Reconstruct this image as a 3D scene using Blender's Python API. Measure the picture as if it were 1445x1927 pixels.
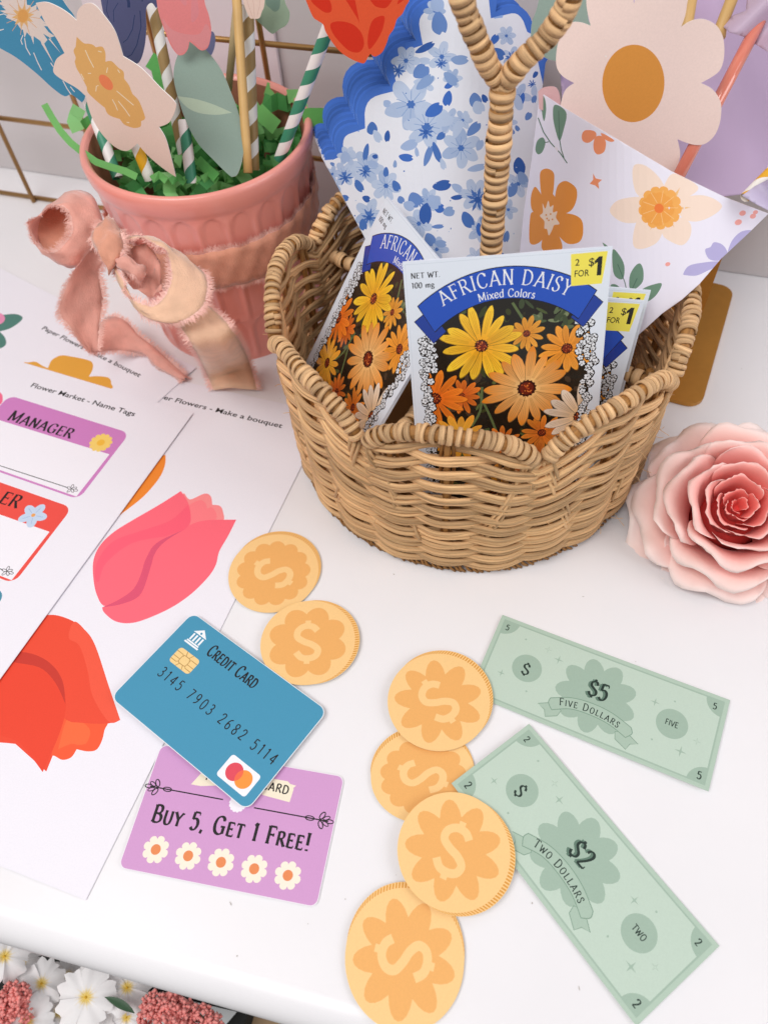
import bpy, bmesh, math, random
from mathutils import Vector as V, Matrix
from mathutils.geometry import delaunay_2d_cdt, tessellate_polygon
import numpy as np
R = math.radians
PI = math.pi
sc = bpy.context.scene
for o in list(bpy.data.objects): bpy.data.objects.remove(o)

# ---------------------------------------------------------------- camera
F_PX, PITCH, ROLL, CAMH = 1481.2, R(54.914), R(-5.034), .35214
CX, CY = 722.5, 963.5
fw = V((0, math.cos(PITCH), -math.sin(PITCH)))
_r = V((1, 0, 0)); _u = _r.cross(fw)
r2 = _r*math.cos(ROLL) + _u*math.sin(ROLL)
u2 = -_r*math.sin(ROLL) + _u*math.cos(ROLL)
CAM = V((0, 0, CAMH))
cd = bpy.data.cameras.new('camera'); cam = bpy.data.objects.new('camera', cd)
sc.collection.objects.link(cam); sc.camera = cam
M = Matrix.Identity(4)
for i in range(3):
    M[i][0] = r2[i]; M[i][1] = u2[i]; M[i][2] = -fw[i]; M[i][3] = CAM[i]
cam.matrix_world = M
cd.sensor_width = 36; cd.sensor_fit = 'AUTO'; cd.lens = 36*F_PX/1927
cd.clip_start = .01; cd.clip_end = 50
cd.dof.use_dof = True; cd.dof.focus_distance = .37; cd.dof.aperture_fstop = 11

# ---------------------------------------------------------------- world and lamps (indoor daylight)
w = bpy.data.worlds.new('World'); sc.world = w; w.use_nodes = True
bgn = w.node_tree.nodes['Background']; bgn.inputs[0].default_value = (1, .985, .97, 1); bgn.inputs[1].default_value = .41
def area(name, loc, target, size, power, col):
    l = bpy.data.lights.new(name, 'AREA'); l.shape = 'RECTANGLE'; l.size = size[0]; l.size_y = size[1]
    l.energy = power; l.color = col
    o = bpy.data.objects.new(name, l); sc.collection.objects.link(o); o.location = loc
    o.rotation_euler = (V(target)-V(loc)).to_track_quat('-Z', 'Y').to_euler()
    return o
area('window_light', (-.62, -.25, 1.5), (0, .28, .0), (1.1, .8), 17.5, (1, .985, .97))
area('window_light_right', (1.15, -.35, .85), (.1, .25, .03), (.8, .8), 6.8, (.96, .975, 1))
sc.view_settings.view_transform = 'Standard'; sc.view_settings.look = 'None'
sc.view_settings.exposure = 0; sc.view_settings.gamma = 1
sc.render.engine = 'CYCLES'
sc.cycles.max_bounces = 6

# ---------------------------------------------------------------- helpers
def dvec(x, y): return fw*F_PX + r2*(x-CX) - u2*(y-CY)
def at(x, y, Z): return CAM + dvec(x, y)*(Z/F_PX)          # pixel + depth -> point
def gz(x, y, z=0.): d = dvec(x, y); return CAM + d*((z-CAMH)/d.z)   # pixel on horizontal plane
def depth(P): return (P-CAM).dot(fw)
def hit(x, y, P, n): d = dvec(x, y); return CAM + d*((P-CAM).dot(n)/d.dot(n))
class Depth:      # plane through three (x, y, Z) anchors, with optional bulge
    def __init__(s, a, b, c, bulge=None):
        A = np.array([[1, p[0], p[1]] for p in (a, b, c)], float)
        s.k = np.linalg.solve(A, np.array([1/p[2] for p in (a, b, c)])); s.b = bulge
        P = [at(*p) for p in (a, b, c)]
        s.n = (P[1]-P[0]).cross(P[2]-P[0]).normalized()
        if s.n.dot(fw) > 0: s.n = -s.n
    def Z(s, x, y):
        z = 1/(s.k[0]+s.k[1]*x+s.k[2]*y)
        return z + (s.b(x, y) if s.b else 0)
    def __call__(s, x, y, off=0): return at(x, y, s.Z(x, y)) + s.n*off

def lin(h, k=1.):
    if not isinstance(h, str): return tuple(h)
    h = h.lstrip('#'); c = [int(h[i:i+2], 16)/255 for i in (0, 2, 4)]
    return tuple(k*((v/12.92) if v <= .04045 else ((v+.055)/1.055)**2.4) for v in c)
def mix(a, b, t): return tuple(a[i]*(1-t)+b[i]*t for i in range(3))

MATS = {}
def mat(name, col=None, rough=.5, noise=0, nscale=60, spec=.5, metal=0, bump=0, bscale=200, trans=0, attr=False, sheen=0, coat=0, rnd=0, sss=0):
    if name in MATS: return MATS[name]
    m = bpy.data.materials.new(name); m.use_nodes = True; nt = m.node_tree; N = nt.nodes; L = nt.links
    b = N['Principled BSDF']; b.inputs['Roughness'].default_value = rough; b.inputs['Metallic'].default_value = metal
    b.inputs['Specular IOR Level'].default_value = spec
    if sss: b.inputs['Subsurface Weight'].default_value = sss; b.inputs['Subsurface Scale'].default_value = .006; b.inputs['Subsurface Radius'].default_value = (1, .45, .35)
    if coat: b.inputs['Coat Weight'].default_value = coat; b.inputs['Coat Roughness'].default_value = .12
    if sheen: b.inputs['Sheen Weight'].default_value = sheen; b.inputs['Sheen Roughness'].default_value = .4
    if attr:
        a = N.new('ShaderNodeVertexColor'); a.layer_name = 'Col'; src = a.outputs[0]
    else:
        c = N.new('ShaderNodeRGB'); c.outputs[0].default_value = (*lin(col), 1); src = c.outputs[0]
    tc = N.new('ShaderNodeTexCoord')
    if noise or rnd:
        n = N.new('ShaderNodeTexNoise'); n.inputs['Scale'].default_value = nscale; n.inputs['Detail'].default_value = 5
        L.new(tc.outputs['Object'], n.inputs['Vector'])
        mr = N.new('ShaderNodeMapRange'); mr.inputs[1].default_value = .3; mr.inputs[2].default_value = .7
        mr.inputs[3].default_value = 1-noise; mr.inputs[4].default_value = 1+noise*.35
        L.new(n.outputs[0], mr.inputs[0]); v = mr.outputs[0]
        if rnd:
            oi = N.new('ShaderNodeObjectInfo'); m2 = N.new('ShaderNodeMapRange'); m2.inputs[3].default_value = 1-rnd; m2.inputs[4].default_value = 1+rnd*.4
            L.new(oi.outputs['Random'], m2.inputs[0]); mm = N.new('ShaderNodeMath'); mm.operation = 'MULTIPLY'
            L.new(v, mm.inputs[0]); L.new(m2.outputs[0], mm.inputs[1]); v = mm.outputs[0]
        vm = N.new('ShaderNodeVectorMath'); vm.operation = 'SCALE'; L.new(src, vm.inputs[0]); L.new(v, vm.inputs['Scale']); src = vm.outputs[0]
    L.new(src, b.inputs['Base Color'])
    if bump:
        n = N.new('ShaderNodeTexNoise'); n.inputs['Scale'].default_value = bscale; n.inputs['Detail'].default_value = 4
        L.new(tc.outputs['Object'], n.inputs['Vector'])
        bp = N.new('ShaderNodeBump'); bp.inputs['Strength'].default_value = 1; bp.inputs['Distance'].default_value = bump
        L.new(n.outputs[0], bp.inputs['Height']); L.new(bp.outputs[0], b.inputs['Normal'])
    if trans:
        t = N.new('ShaderNodeBsdfTranslucent'); L.new(src, t.inputs[0]); ms = N.new('ShaderNodeMixShader'); ms.inputs[0].default_value = trans
        L.new(b.outputs[0], ms.inputs[1]); L.new(t.outputs[0], ms.inputs[2]); L.new(ms.outputs[0], N['Material Output'].inputs[0])
    MATS[name] = m; return m

def link(o, parent=None):
    sc.collection.objects.link(o)
    if parent: o.parent = parent
    return o
def tag(o, label=None, cat=None, group=None, kind=None):
    if label: o['label'] = label
    if cat: o['category'] = cat
    if group: o['group'] = group
    if kind: o['kind'] = kind
    return o
def thing(name, label, cat, loc=(0, 0, 0), group=None):
    o = bpy.data.objects.new(name, None); o.empty_display_size = .01; link(o); o.location = loc
    return tag(o, label, cat, group)
def mesh(name, vs, fs, m, parent=None, smooth=False, cols=None, uvs=None, kind=None):
    """vs in world space; parents are unrotated, so only their location is subtracted"""
    off = V((0, 0, 0)); p = parent
    while p: off += p.location; p = p.parent
    me = bpy.data.meshes.new(name); me.from_pydata([tuple(V(v)-off) for v in vs], [], fs)
    if smooth: me.polygons.foreach_set('use_smooth', [True]*len(me.polygons))
    if cols:   # one colour per face, or list of colours per face corner
        ca = me.color_attributes.new('Col', 'FLOAT_COLOR', 'CORNER'); buf = []
        for f, c in zip(fs, cols):
            if isinstance(c[0], (tuple, list)): 
                for q in c: buf += [*q, 1.]
            else: buf += [*c, 1.]*len(f)
        ca.data.foreach_set('color', buf)
    if uvs:
        ul = me.uv_layers.new(name='UVMap'); buf = []
        for f in fs:
            for i in f: buf += list(uvs[i])
        ul.data.foreach_set('uv', buf)
    me.materials.append(m) if m else None
    o = bpy.data.objects.new(name, me); link(o, parent)
    if kind: o['kind'] = kind
    return o
def solid(name, outline, m, parent, up, thick, cols=None, mp=None):
    """slab: outline list of world points (top), pushed down along -up by thick"""
    n = len(outline); top = [V(p) for p in outline]; bot = [p-up*thick for p in top]
    c = sum(top, V())/n
    tri = tessellate_polygon([top])
    fs = [tuple(t) for t in tri]+[tuple(i+n for i in reversed(t)) for t in tri]+[(i, i+n, (i+1) % n+n, (i+1) % n) for i in range(n)]
    return mesh(name, top+bot, fs, m, parent)
def tube(path, rad, sides=8, closed=False, flat=1., nrm=None):
    """returns verts, faces, uvs for a tube swept on a path; rad number or list"""
    P = [V(p) for p in path]; n = len(P); vs = []; uv = []; L = 0
    up = V(nrm) if nrm else None; prev = None
    for i, p in enumerate(P):
        a = P[(i-1) % n] if (closed or i) else P[0]; b = P[(i+1) % n] if (closed or i < n-1) else P[-1]
        t = (b-a).normalized()
        if up: s = t.cross(up).normalized()
        else:
            if prev is None: s = t.orthogonal().normalized()
            else: s = (prev-t*prev.dot(t)).normalized()
            prev = s
        q = s.cross(t); r = rad[i] if isinstance(rad, (list, tuple)) else rad
        if i: L += (P[i]-P[i-1]).length
        for k in range(sides):
            an = 2*PI*k/sides
            vs.append(p+s*math.cos(an)*r+q*math.sin(an)*r*flat); uv.append((k/sides, L))
    fs = []
    for i in range(n if closed else n-1):
        j = (i+1) % n
        for k in range(sides): fs.append((i*sides+k, i*sides+(k+1) % sides, j*sides+(k+1) % sides, j*sides+k))
    if not closed: fs.append(tuple(reversed(range(sides)))); fs.append(tuple((n-1)*sides+k for k in range(sides)))
    return vs, fs, uv
class MB:
    def __init__(s): s.v = []; s.f = []; s.c = []
    def add(s, vs, fs, col=None):
        o = len(s.v); s.v += list(vs); s.f += [tuple(i+o for i in f) for f in fs]
        if col is not None: s.c += [col]*len(fs)
    def build(s, name, m, parent=None, **k): return mesh(name, s.v, s.f, m, parent, cols=s.c or None, **k)
def spline(pts, n=5, closed=True):
    """Catmull-Rom through (x, y[, corner]) points"""
    P = [(p[0], p[1]) for p in pts]; C = [len(p) > 2 for p in pts]; N = len(P); out = []
    for i in range(N if closed else N-1):
        p1 = P[i]; p2 = P[(i+1) % N]
        p0 = P[(i-1) % N] if (closed or i) else p1; p3 = P[(i+2) % N] if (closed or i < N-2) else p2
        if C[i]: p0 = (2*p1[0]-p2[0], 2*p1[1]-p2[1]) ; p0 = p1
        if C[(i+1) % N]: p3 = p2
        for k in range(n):
            t = k/n; out.append(tuple(.5*((2*p1[a])+(-p0[a]+p2[a])*t+(2*p0[a]-5*p1[a]+4*p2[a]-p3[a])*t*t+(-p0[a]+3*p1[a]-3*p2[a]+p3[a])*t**3) for a in (0, 1)))
    if not closed: out.append(P[-1])
    return out
def ell(cx, cy, rx, ry=None, rot=0, n=28):
    ry = ry or rx; c, s = math.cos(R(rot)), math.sin(R(rot))
    return [(cx+rx*math.cos(t)*c-ry*math.sin(t)*s, cy+rx*math.cos(t)*s+ry*math.sin(t)*c) for t in [2*PI*k/n for k in range(n)]]
def rrect(x0, y0, x1, y1, r, n=5):
    o = []
    for cx, cy, a in ((x1-r, y1-r, 0), (x0+r, y1-r, 90), (x0+r, y0+r, 180), (x1-r, y0+r, 270)):
        for k in range(n+1): t = R(a+90*k/n); o.append((cx+r*math.cos(t), cy+r*math.sin(t)))
    return o
def flower(cx, cy, r, n, notch=.6, rot=0, pw=.5, k=9):
    """rounded-petal outline; notch = radius fraction between petals"""
    o = []
    for i in range(n):
        for j in range(k):
            t = j/k; a = R(rot)+2*PI*(i+t-.5)/n; rr = notch+(1-notch)*math.sin(PI*t)**pw
            o.append((cx+r*rr*math.cos(a), cy+r*rr*math.sin(a)))
    return o
def fatpetals(cx, cy, r, n, wd, rot=0, core=.45):
    """union-able list of elongated rounded petals + core"""
    L = [ell(cx, cy, r*core, n=20)]
    for i in range(n):
        a = R(rot)+2*PI*i/n; L.append([(cx+(r*.55+r*.45*math.cos(t))*math.cos(a)-wd*math.sin(t)*math.sin(a), cy+(r*.55+r*.45*math.cos(t))*math.sin(a)+wd*math.sin(t)*math.cos(a)) for t in [2*PI*k/18 for k in range(18)]])
    return L
def thick_line(pts, w, closed=False, w2=None):
    n = len(pts); l = []; r = []
    for i, p in enumerate(pts):
        a = pts[(i-1) % n] if (closed or i) else p; b = pts[(i+1) % n] if (closed or i < n-1) else p
        dx, dy = b[0]-a[0], b[1]-a[1]; d = math.hypot(dx, dy) or 1
        ww = w if w2 is None else w+(w2-w)*i/max(1, n-1)
        l.append((p[0]-dy/d*ww/2, p[1]+dx/d*ww/2)); r.append((p[0]+dy/d*ww/2, p[1]-dx/d*ww/2))
    q = []
    for i in range(n if closed else n-1): j = (i+1) % n; q.append([l[i], l[j], r[j], r[i]])
    return q

# ---------------------------------------------------------------- stroke lettering
G = {
'A': (.82, 'L.06,0 .41,1', 'L.41,1 .76,0', 'L.19,.34 .63,.34'), 'B': (.68, 'L.13,0 .13,1', 'C.13,.98 .38,.98 .53,.88 .54,.68 .4,.54 .13,.52', 'C.13,.52 .45,.5 .61,.36 .6,.14 .42,.02 .13,.02'),
'C': (.78, 'C.68,.76 .58,.94 .4,.99 .18,.86 .08,.5 .17,.15 .4,.01 .6,.06 .71,.24'), 'D': (.8, 'L.13,0 .13,1', 'C.13,.98 .4,.97 .63,.8 .71,.5 .63,.19 .4,.03 .13,.02'),
'E': (.66, 'L.13,0 .13,1', 'L.13,.97 .58,.97', 'L.13,.52 .46,.52', 'L.13,.03 .6,.03'), 'F': (.6, 'L.13,0 .13,1', 'L.13,.97 .56,.97', 'L.13,.52 .45,.52'),
'G': (.84, 'C.68,.78 .58,.94 .4,.99 .18,.86 .08,.5 .17,.15 .4,.01 .58,.04 .7,.14', 'L.7,.06 .7,.44', 'L.5,.44 .82,.44'),
'I': (.3, 'L.15,0 .15,1'), 'H': (.82, 'L.13,0 .13,1', 'L.69,0 .69,1', 'L.13,.5 .69,.5'), 'K': (.76, 'L.13,0 .13,1', 'L.13,.42 .64,1', 'L.32,.58 .7,0'), 'L': (.62, 'L.13,0 .13,1', 'L.13,.03 .58,.03'), 'M': (1., 'L.13,0 .13,1', 'L.13,1 .5,.12', 'L.5,.12 .87,1', 'L.87,1 .87,0'),
'N': (.82, 'L.13,0 .13,1', 'L.13,1 .69,.0', 'L.69,0 .69,1'), 'O': (.84, 'C.42,1 .2,.88 .09,.5 .2,.12 .42,0 .64,.12 .75,.5 .64,.88 .42,1'),
'R': (.74, 'L.13,0 .13,1', 'C.13,.98 .42,.98 .56,.86 .55,.66 .4,.52 .13,.5', 'L.36,.5 .7,0'), 'S': (.6, 'C.5,.78 .42,.95 .27,1 .11,.88 .12,.66 .3,.52 .5,.36 .52,.14 .36,.01 .18,.03 .07,.2'),
'T': (.7, 'L.35,0 .35,1', 'L.03,.97 .67,.97'), 'U': (.8, 'C.13,1 .13,.6 .14,.3 .24,.06 .42,0 .58,.07 .67,.3 .68,.6 .68,1'), 'W': (1.05, 'L.04,1 .3,0', 'L.3,0 .52,.85', 'L.52,.85 .76,0', 'L.76,0 1.0,1'),
'X': (.74, 'L.06,1 .68,0', 'L.68,1 .06,0'), 'Y': (.76, 'L.05,1 .38,.48', 'L.71,1 .38,.48', 'L.38,.48 .38,0'), 'V': (.76, 'L.05,1 .38,0', 'L.38,0 .71,1'), 'P': (.66, 'L.13,0 .13,1', 'C.13,.98 .42,.98 .56,.86 .55,.62 .4,.48 .13,.46'),
'0': (.62, 'C.31,1 .14,.88 .07,.5 .14,.12 .31,0 .48,.12 .55,.5 .48,.88 .31,1'), '1': (.4, 'L.22,0 .22,1', 'L.22,1 .06,.84'), '2': (.62, 'C.1,.76 .16,.94 .32,1 .48,.9 .48,.68 .34,.4 .08,.04', 'L.08,.04 .54,.04'),
'3': (.58, 'C.1,.88 .26,1 .44,.9 .44,.66 .24,.53', 'C.24,.53 .48,.44 .5,.16 .32,.0 .14,.03 .06,.14'), '4': (.62, 'L.42,0 .42,1', 'L.42,1 .05,.3', 'L.05,.3 .56,.3'), '5': (.6, 'L.14,.97 .5,.97', 'L.14,.97 .12,.55', 'C.12,.55 .3,.62 .47,.5 .51,.25 .38,.02 .2,.0 .07,.12'),
'6': (.6, 'C.46,.96 .24,.84 .1,.5 .12,.14 .3,0 .47,.1 .5,.32 .36,.5 .2,.48 .1,.34'), '7': (.58, 'L.06,.97 .52,.97', 'L.52,.97 .2,0'), '8': (.6, 'C.3,1 .13,.9 .13,.68 .3,.53 .48,.36 .47,.1 .3,0 .13,.1 .12,.36 .3,.53 .47,.68 .47,.9 .3,1'), '9': (.6, 'C.5,.66 .38,.5 .22,.5 .1,.68 .14,.92 .3,1 .46,.9 .5,.6 .4,.2 .16,.02'),
'$': (.66, 'C.54,.74 .46,.9 .32,.94 .15,.84 .15,.64 .33,.51 .54,.36 .55,.16 .38,.05 .2,.07 .09,.24', 'L.33,.9 .33,1.08', 'L.33,.1 .33,-.09'), '!': (.3, 'L.15,.3 .15,1', 'L.15,.0 .15,.1'), '.': (.3, 'L.12,0 .12,.1'), ',': (.3, 'L.16,.08 .1,-.14'), '-': (.5, 'L.08,.38 .42,.38'),
'i': (.3, 'L.15,0 .15,.62', 'L.15,.8 .15,.9'), 'x': (.56, 'L.06,.62 .5,0', 'L.5,.62 .06,0'), 'e': (.56, 'C.1,.36 .46,.36 .44,.58 .28,.66 .1,.52 .08,.26 .2,.02 .4,.02 .5,.16'), 'd': (.62, 'L.5,0 .5,1', 'C.5,.5 .36,.66 .16,.58 .08,.3 .18,.03 .36,.03 .5,.18'),
'o': (.6, 'C.3,.66 .12,.56 .07,.32 .14,.06 .3,0 .46,.08 .53,.32 .46,.56 .3,.66'), 'l': (.3, 'L.15,0 .15,1'), 'r': (.44, 'L.12,0 .12,.62', 'C.12,.42 .22,.6 .4,.62'), 's': (.46, 'C.38,.52 .26,.65 .12,.56 .12,.42 .26,.34 .4,.22 .34,.03 .18,.0 .06,.12'), 'm': (.92, 'L.12,0 .12,.62', 'C.12,.46 .28,.64 .42,.56 .44,.4 .44,0', 'C.44,.44 .6,.64 .74,.56 .77,.4 .77,0'), 'g': (.6, 'C.28,.64 .1,.56 .1,.34 .28,.24 .44,.36 .44,.54 .28,.64', 'C.16,.24 .1,.12 .3,.06 .5,.02 .46,-.2 .24,-.26 .06,-.14 .14,-.02'),
' ': (.36,)}
def glyph(ch, thin, thick, serif):
    g = G[ch]; polys = []
    for st in g[1:]:
        pts = [tuple(map(float, q.split(','))) for q in st[1:].split()]
        ends = (pts[0], pts[1]), (pts[-1], pts[-2])
        if st[0] == 'C': pts = spline(pts, 3, False)
        n = len(pts); l = []; r = []
        for i, p in enumerate(pts):
            a = pts[max(0, i-1)]; b = pts[min(n-1, i+1)]; dx, dy = b[0]-a[0], b[1]-a[1]; d = math.hypot(dx, dy) or 1
            an = math.atan2(dy, dx); ww = thin+(thick-thin)*abs(math.sin(an-.35*(1 if thick > thin*1.5 else 0)))**1.6
            l.append((p[0]-dy/d*ww/2, p[1]+dx/d*ww/2)); r.append((p[0]+dy/d*ww/2, p[1]-dx/d*ww/2))
        for i in range(n-1): polys.append([l[i], l[i+1], r[i+1], r[i]])
        if serif:
            for e, e2 in ends:
                if abs(e[1]-e2[1]) > .25 and (abs(e[1]) < .01 or abs(e[1]-1) < .01 or abs(e[1]-.62) < .01) and ch not in 'OS0689$C':
                    y = e[1]; s = thin*.5 if y < .5 else -thin*.5
                    polys.append([(e[0]-serif, y+s-thin*.5), (e[0]+serif, y+s-thin*.5), (e[0]+serif, y+s+thin*.5), (e[0]-serif, y+s+thin*.5)])
            if st[0] == 'L' and abs(pts[0][1]-pts[-1][1]) < .01 and ch in 'EFLTZ257':
                for e in (pts[-1],) + ((pts[0],) if ch == 'T' else ()):
                    dy = -.16 if e[1] > .6 else (.16 if e[1] < .3 else 0)
                    if dy: polys.append([(e[0]-thin*.5, e[1]), (e[0]+thin*.5, e[1]), (e[0]+thin*.4, e[1]+dy), (e[0]-thin*.2, e[1]+dy)])
                    else: polys.append([(e[0]-thin*.5, e[1]-.09), (e[0]+thin*.5, e[1]-.09), (e[0]+thin*.5, e[1]+.09), (e[0]-thin*.5, e[1]+.09)])
            if ch == 'C' or ch == 'G' or ch == 'S':
                e = (.68, .76) if ch != 'S' else (.5, .78); polys.append([(e[0]-.03, e[1]), (e[0]+.05, e[1]-.03), (e[0]+.04, e[1]+.2), (e[0]+.01, e[1]+.2)])
    return g[0], polys
def bfont(txt, thick=0.):
    c = bpy.data.curves.new('t', 'FONT'); c.body = txt; c.size = 1.38; c.offset = thick; c.resolution_u = 3
    o = bpy.data.objects.new('t', c); sc.collection.objects.link(o)
    dg = bpy.context.evaluated_depsgraph_get(); me = bpy.data.meshes.new_from_object(o.evaluated_get(dg))
    P = [[(me.vertices[i].co.x, me.vertices[i].co.y) for i in p.vertices] for p in me.polygons]
    bpy.data.objects.remove(o); bpy.data.meshes.remove(me); bpy.data.curves.remove(c); return P

def densify(P, dm):
    o = []
    for a_, b_ in zip(P, list(P[1:])+[P[0]]):
        k = max(1, int(math.dist(a_[:2], b_[:2])/dm)); o += [(a_[0]+(b_[0]-a_[0])*i/k, a_[1]+(b_[1]-a_[1])*i/k) for i in range(k)]
    return o
class Art:
    """flat print: painter's list of coloured polygons resolved into ONE layer of triangles"""
    def __init__(s): s.sh = []
    def add(s, poly, col):
        """col: colour or function(x, y)->colour; poly: polygon"""
        a = sum(poly[i][0]*poly[(i+1) % len(poly)][1]-poly[(i+1) % len(poly)][0]*poly[i][1] for i in range(len(poly)))
        if abs(a) < 1e-9: return
        s.sh.append((poly if a > 0 else poly[::-1], lin(col) if isinstance(col, str) else col))
    def many(s, polys, col):
        for p in polys: s.add(p, col)
    def line(s, pts, w, col, closed=False, w2=None): s.many(thick_line(pts, w, closed, w2), col)
    def text(s, txt, x, y, size, col, ang=0, font=(.07, .17, .12), gap=.06, xs=1., arc=None, small=None, align='l', sans=None, fit=None):
        """x, y baseline in local units (y down); arc=(cx, cy, r): centred on the arc top; small: factor of small capitals"""
        lay = []; pen = 0
        if sans is not None:
            P = bfont(txt, sans); polys = P; mx = max((q[0] for p in P for q in p), default=0); lay.append((0, 1, polys)); pen = mx
        else:
            first = True
            for ch in txt:
                k = 1.
                if small and ch.isalpha() and not first: k = small
                wd, polys = glyph(ch, font[0]/ (k**.6), font[1]/(k**.6), font[2])
                lay.append((pen, k, polys)); pen += wd*k+gap; first = (ch == ' ')
        if fit: xs = fit/(pen*size)
        W = pen*size*xs; x0 = -W/2 if (align == 'c' or arc) else 0
        ca, sa = math.cos(R(ang)), math.sin(R(ang))
        for px, k, polys in lay:
            if arc:
                mid = x0+(px+.3*k)*size*xs; th = mid/arc[2]
            for p in polys:
                q = []
                for gx, gy in p:
                    lx = x0+(px+gx*k)*size*xs; ly = -gy*k*size
                    if arc:
                        dx = lx-mid; rr = arc[2]-ly
                        X = arc[2]*0+ (rr)*math.sin(th)+dx*math.cos(th); Y = -(rr)*math.cos(th)+dx*math.sin(th)
                        q.append((arc[0]+X*ca-Y*sa, arc[1]+X*sa+Y*ca))
                    else: q.append((x+lx*ca-ly*sa, y+lx*sa+ly*ca))
                s.add(q, col)
        return W
    def build(s, name, mp, m, parent, clip=None, grid=None, smooth=False):
        """mp(x, y)->world point; clip: convex/any polygon that bounds the print; grid: list of extra points"""
        vs = []; ed = []
        if grid:
            ax_ = [q[0] for p, c in s.sh for q in p]; dm = (max(ax_)-min(ax_))/20
        for p, c in s.sh:
            if grid: p = densify(p, dm)
            o = len(vs); n = len(p); vs += [V((q[0], q[1])) for q in p]; ed += [(o+i, o+(i+1) % n) for i in range(n)]
        if grid: vs += [V(g) for g in grid]
        rv, re, rf, ov, oe, of = delaunay_2d_cdt(vs, ed, [], 0, 1e-6)
        X = np.array([tuple(v) for v in rv]); T = np.array([f[:3] for f in rf]); Cn = X[T].mean(1); top = -np.ones(len(T), int)
        for k in range(len(s.sh)-1, -1, -1):      # topmost shape wins
            P = np.array([q[:2] for q in s.sh[k][0]]); free = np.nonzero((top < 0) & (Cn[:, 0] >= P[:, 0].min()) & (Cn[:, 0] <= P[:, 0].max()) & (Cn[:, 1] >= P[:, 1].min()) & (Cn[:, 1] <= P[:, 1].max()))[0]
            if not len(free): continue
            q = Cn[free]; ins = np.zeros(len(free), bool)
            for (x1, y1), (x2, y2) in zip(P, np.roll(P, -1, 0)):
                if y1 == y2: continue
                ins ^= ((y1 > q[:, 1]) != (y2 > q[:, 1])) & (q[:, 0] < (x2-x1)*(q[:, 1]-y1)/(y2-y1)+x1)
            top[free[ins]] = k
        W = [mp(v.x, v.y) for v in rv]; out = []; cols = []
        for f, k, cn in zip(T, top, Cn):
            if k < 0 or (clip and not inside(cn[0], cn[1], clip)): continue
            c = s.sh[k][1]; f = [int(i) for i in f]; out.append(tuple(f))
            cols.append([c(rv[i].x, rv[i].y) for i in f] if callable(c) else c)
        # orient towards camera
        if out:
            a, b, c = (W[i] for i in out[0][:3])
            if (b-a).cross(c-a).dot(CAM-a) < 0: out = [tuple(reversed(f)) for f in out]; cols = [list(reversed(c)) if isinstance(c, list) else c for c in cols]
        return mesh(name, W, out, m, parent, cols=cols, smooth=smooth)
def inside(x, y, P):
    r = False; n = len(P)
    for i in range(n):
        x1, y1 = P[i][:2]; x2, y2 = P[(i+1) % n][:2]
        if (y1 > y) != (y2 > y) and x < (x2-x1)*(y-y1)/(y2-y1)+x1: r = not r
    return r
PRINT = mat('printed_card', attr=True, rough=.55, spec=.3, noise=.035, nscale=1500, bump=.00002, bscale=900)
GLOSSPRINT = mat('printed_gloss', attr=True, rough=.22, spec=.5, coat=.3)
MATTE = mat('printed_paper', attr=True, rough=.75, spec=.2, noise=.04, nscale=1300, bump=.00003, bscale=800)
WHITE_EDGE = mat('white_card_edge', '#efeef2', rough=.7, spec=.2)

# ---------------------------------------------------------------- setting: table, wall, floor
AX = V((math.cos(R(-21.3)), math.sin(R(-21.3)), 0)); AY = V((-AX.y, AX.x, 0))
WALL0 = gz(0, 315)
FR0 = gz(215, 1843, -.004)
dy_wall = (WALL0).dot(AY); dy_front = FR0.dot(AY)-.0005
F0 = gz(0, 1775, -.004); F0.z = 0; FX = gz(446, 1903, -.004)-gz(0, 1775, -.004); FX.normalize(); FY = V((-FX.y, FX.x, 0))
t = thing('table', 'glossy white tabletop with a rounded front edge, carrying everything', 'table', tuple(AY*dy_front+V((0, 0, -.03))))
prof = [(dy_wall+.02, 0)]
rr = .013
for k in range(25): a = R(90*k/24); prof.append((dy_front+rr-rr*math.sin(a), -rr+rr*math.cos(a)))
prof += [(dy_front, -.022), (dy_front+.004, -.026), (dy_wall+.02, -.026)]
vs = []; fs = []
for xx in (-1.2, 1.4):
    for a, b in prof:
        if a > dy_front+.1: vs.append(AX*xx+AY*a+V((0, 0, b)))
        else: vs.append(F0+FX*xx+FY*(a-dy_front)+V((0, 0, b)))
n = len(prof)
for i in range(n): j = (i+1) % n; fs.append((i, j, j+n, i+n))
fs.append(tuple(range(n-1, -1, -1))); fs.append(tuple(range(n, 2*n)))
TABLE = mat('white_laminate', '#eceaed', rough=.3, spec=.45, noise=.045, nscale=7, bump=.00005, bscale=45)
mesh('tabletop', vs, fs, TABLE, t, smooth=False)
tag(mesh('floor', [(-2, -2, -.7), (2, -2, -.7), (2, 2, -.7), (-2, 2, -.7)], [(0, 1, 2, 3)], mat('floor_grey', '#8d8a88', rough=.6, noise=.1)), kind='structure')
WALLM = mat('painted_wall', '#d6d0d1', rough=.8, noise=.03, nscale=14, bump=.0002, bscale=120)
wd = [AX*x+AY*(dy_wall+d)+V((0, 0, z)) for x in (-1.5, 1.6) for d in (0, .1) for z in (.0006, 1.2)]
tag(mesh('wall', wd, [(0, 1, 5, 4), (2, 6, 7, 3), (1, 3, 7, 5), (0, 4, 6, 2), (0, 2, 3, 1), (4, 5, 7, 6)], WALLM), kind='structure')

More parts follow.
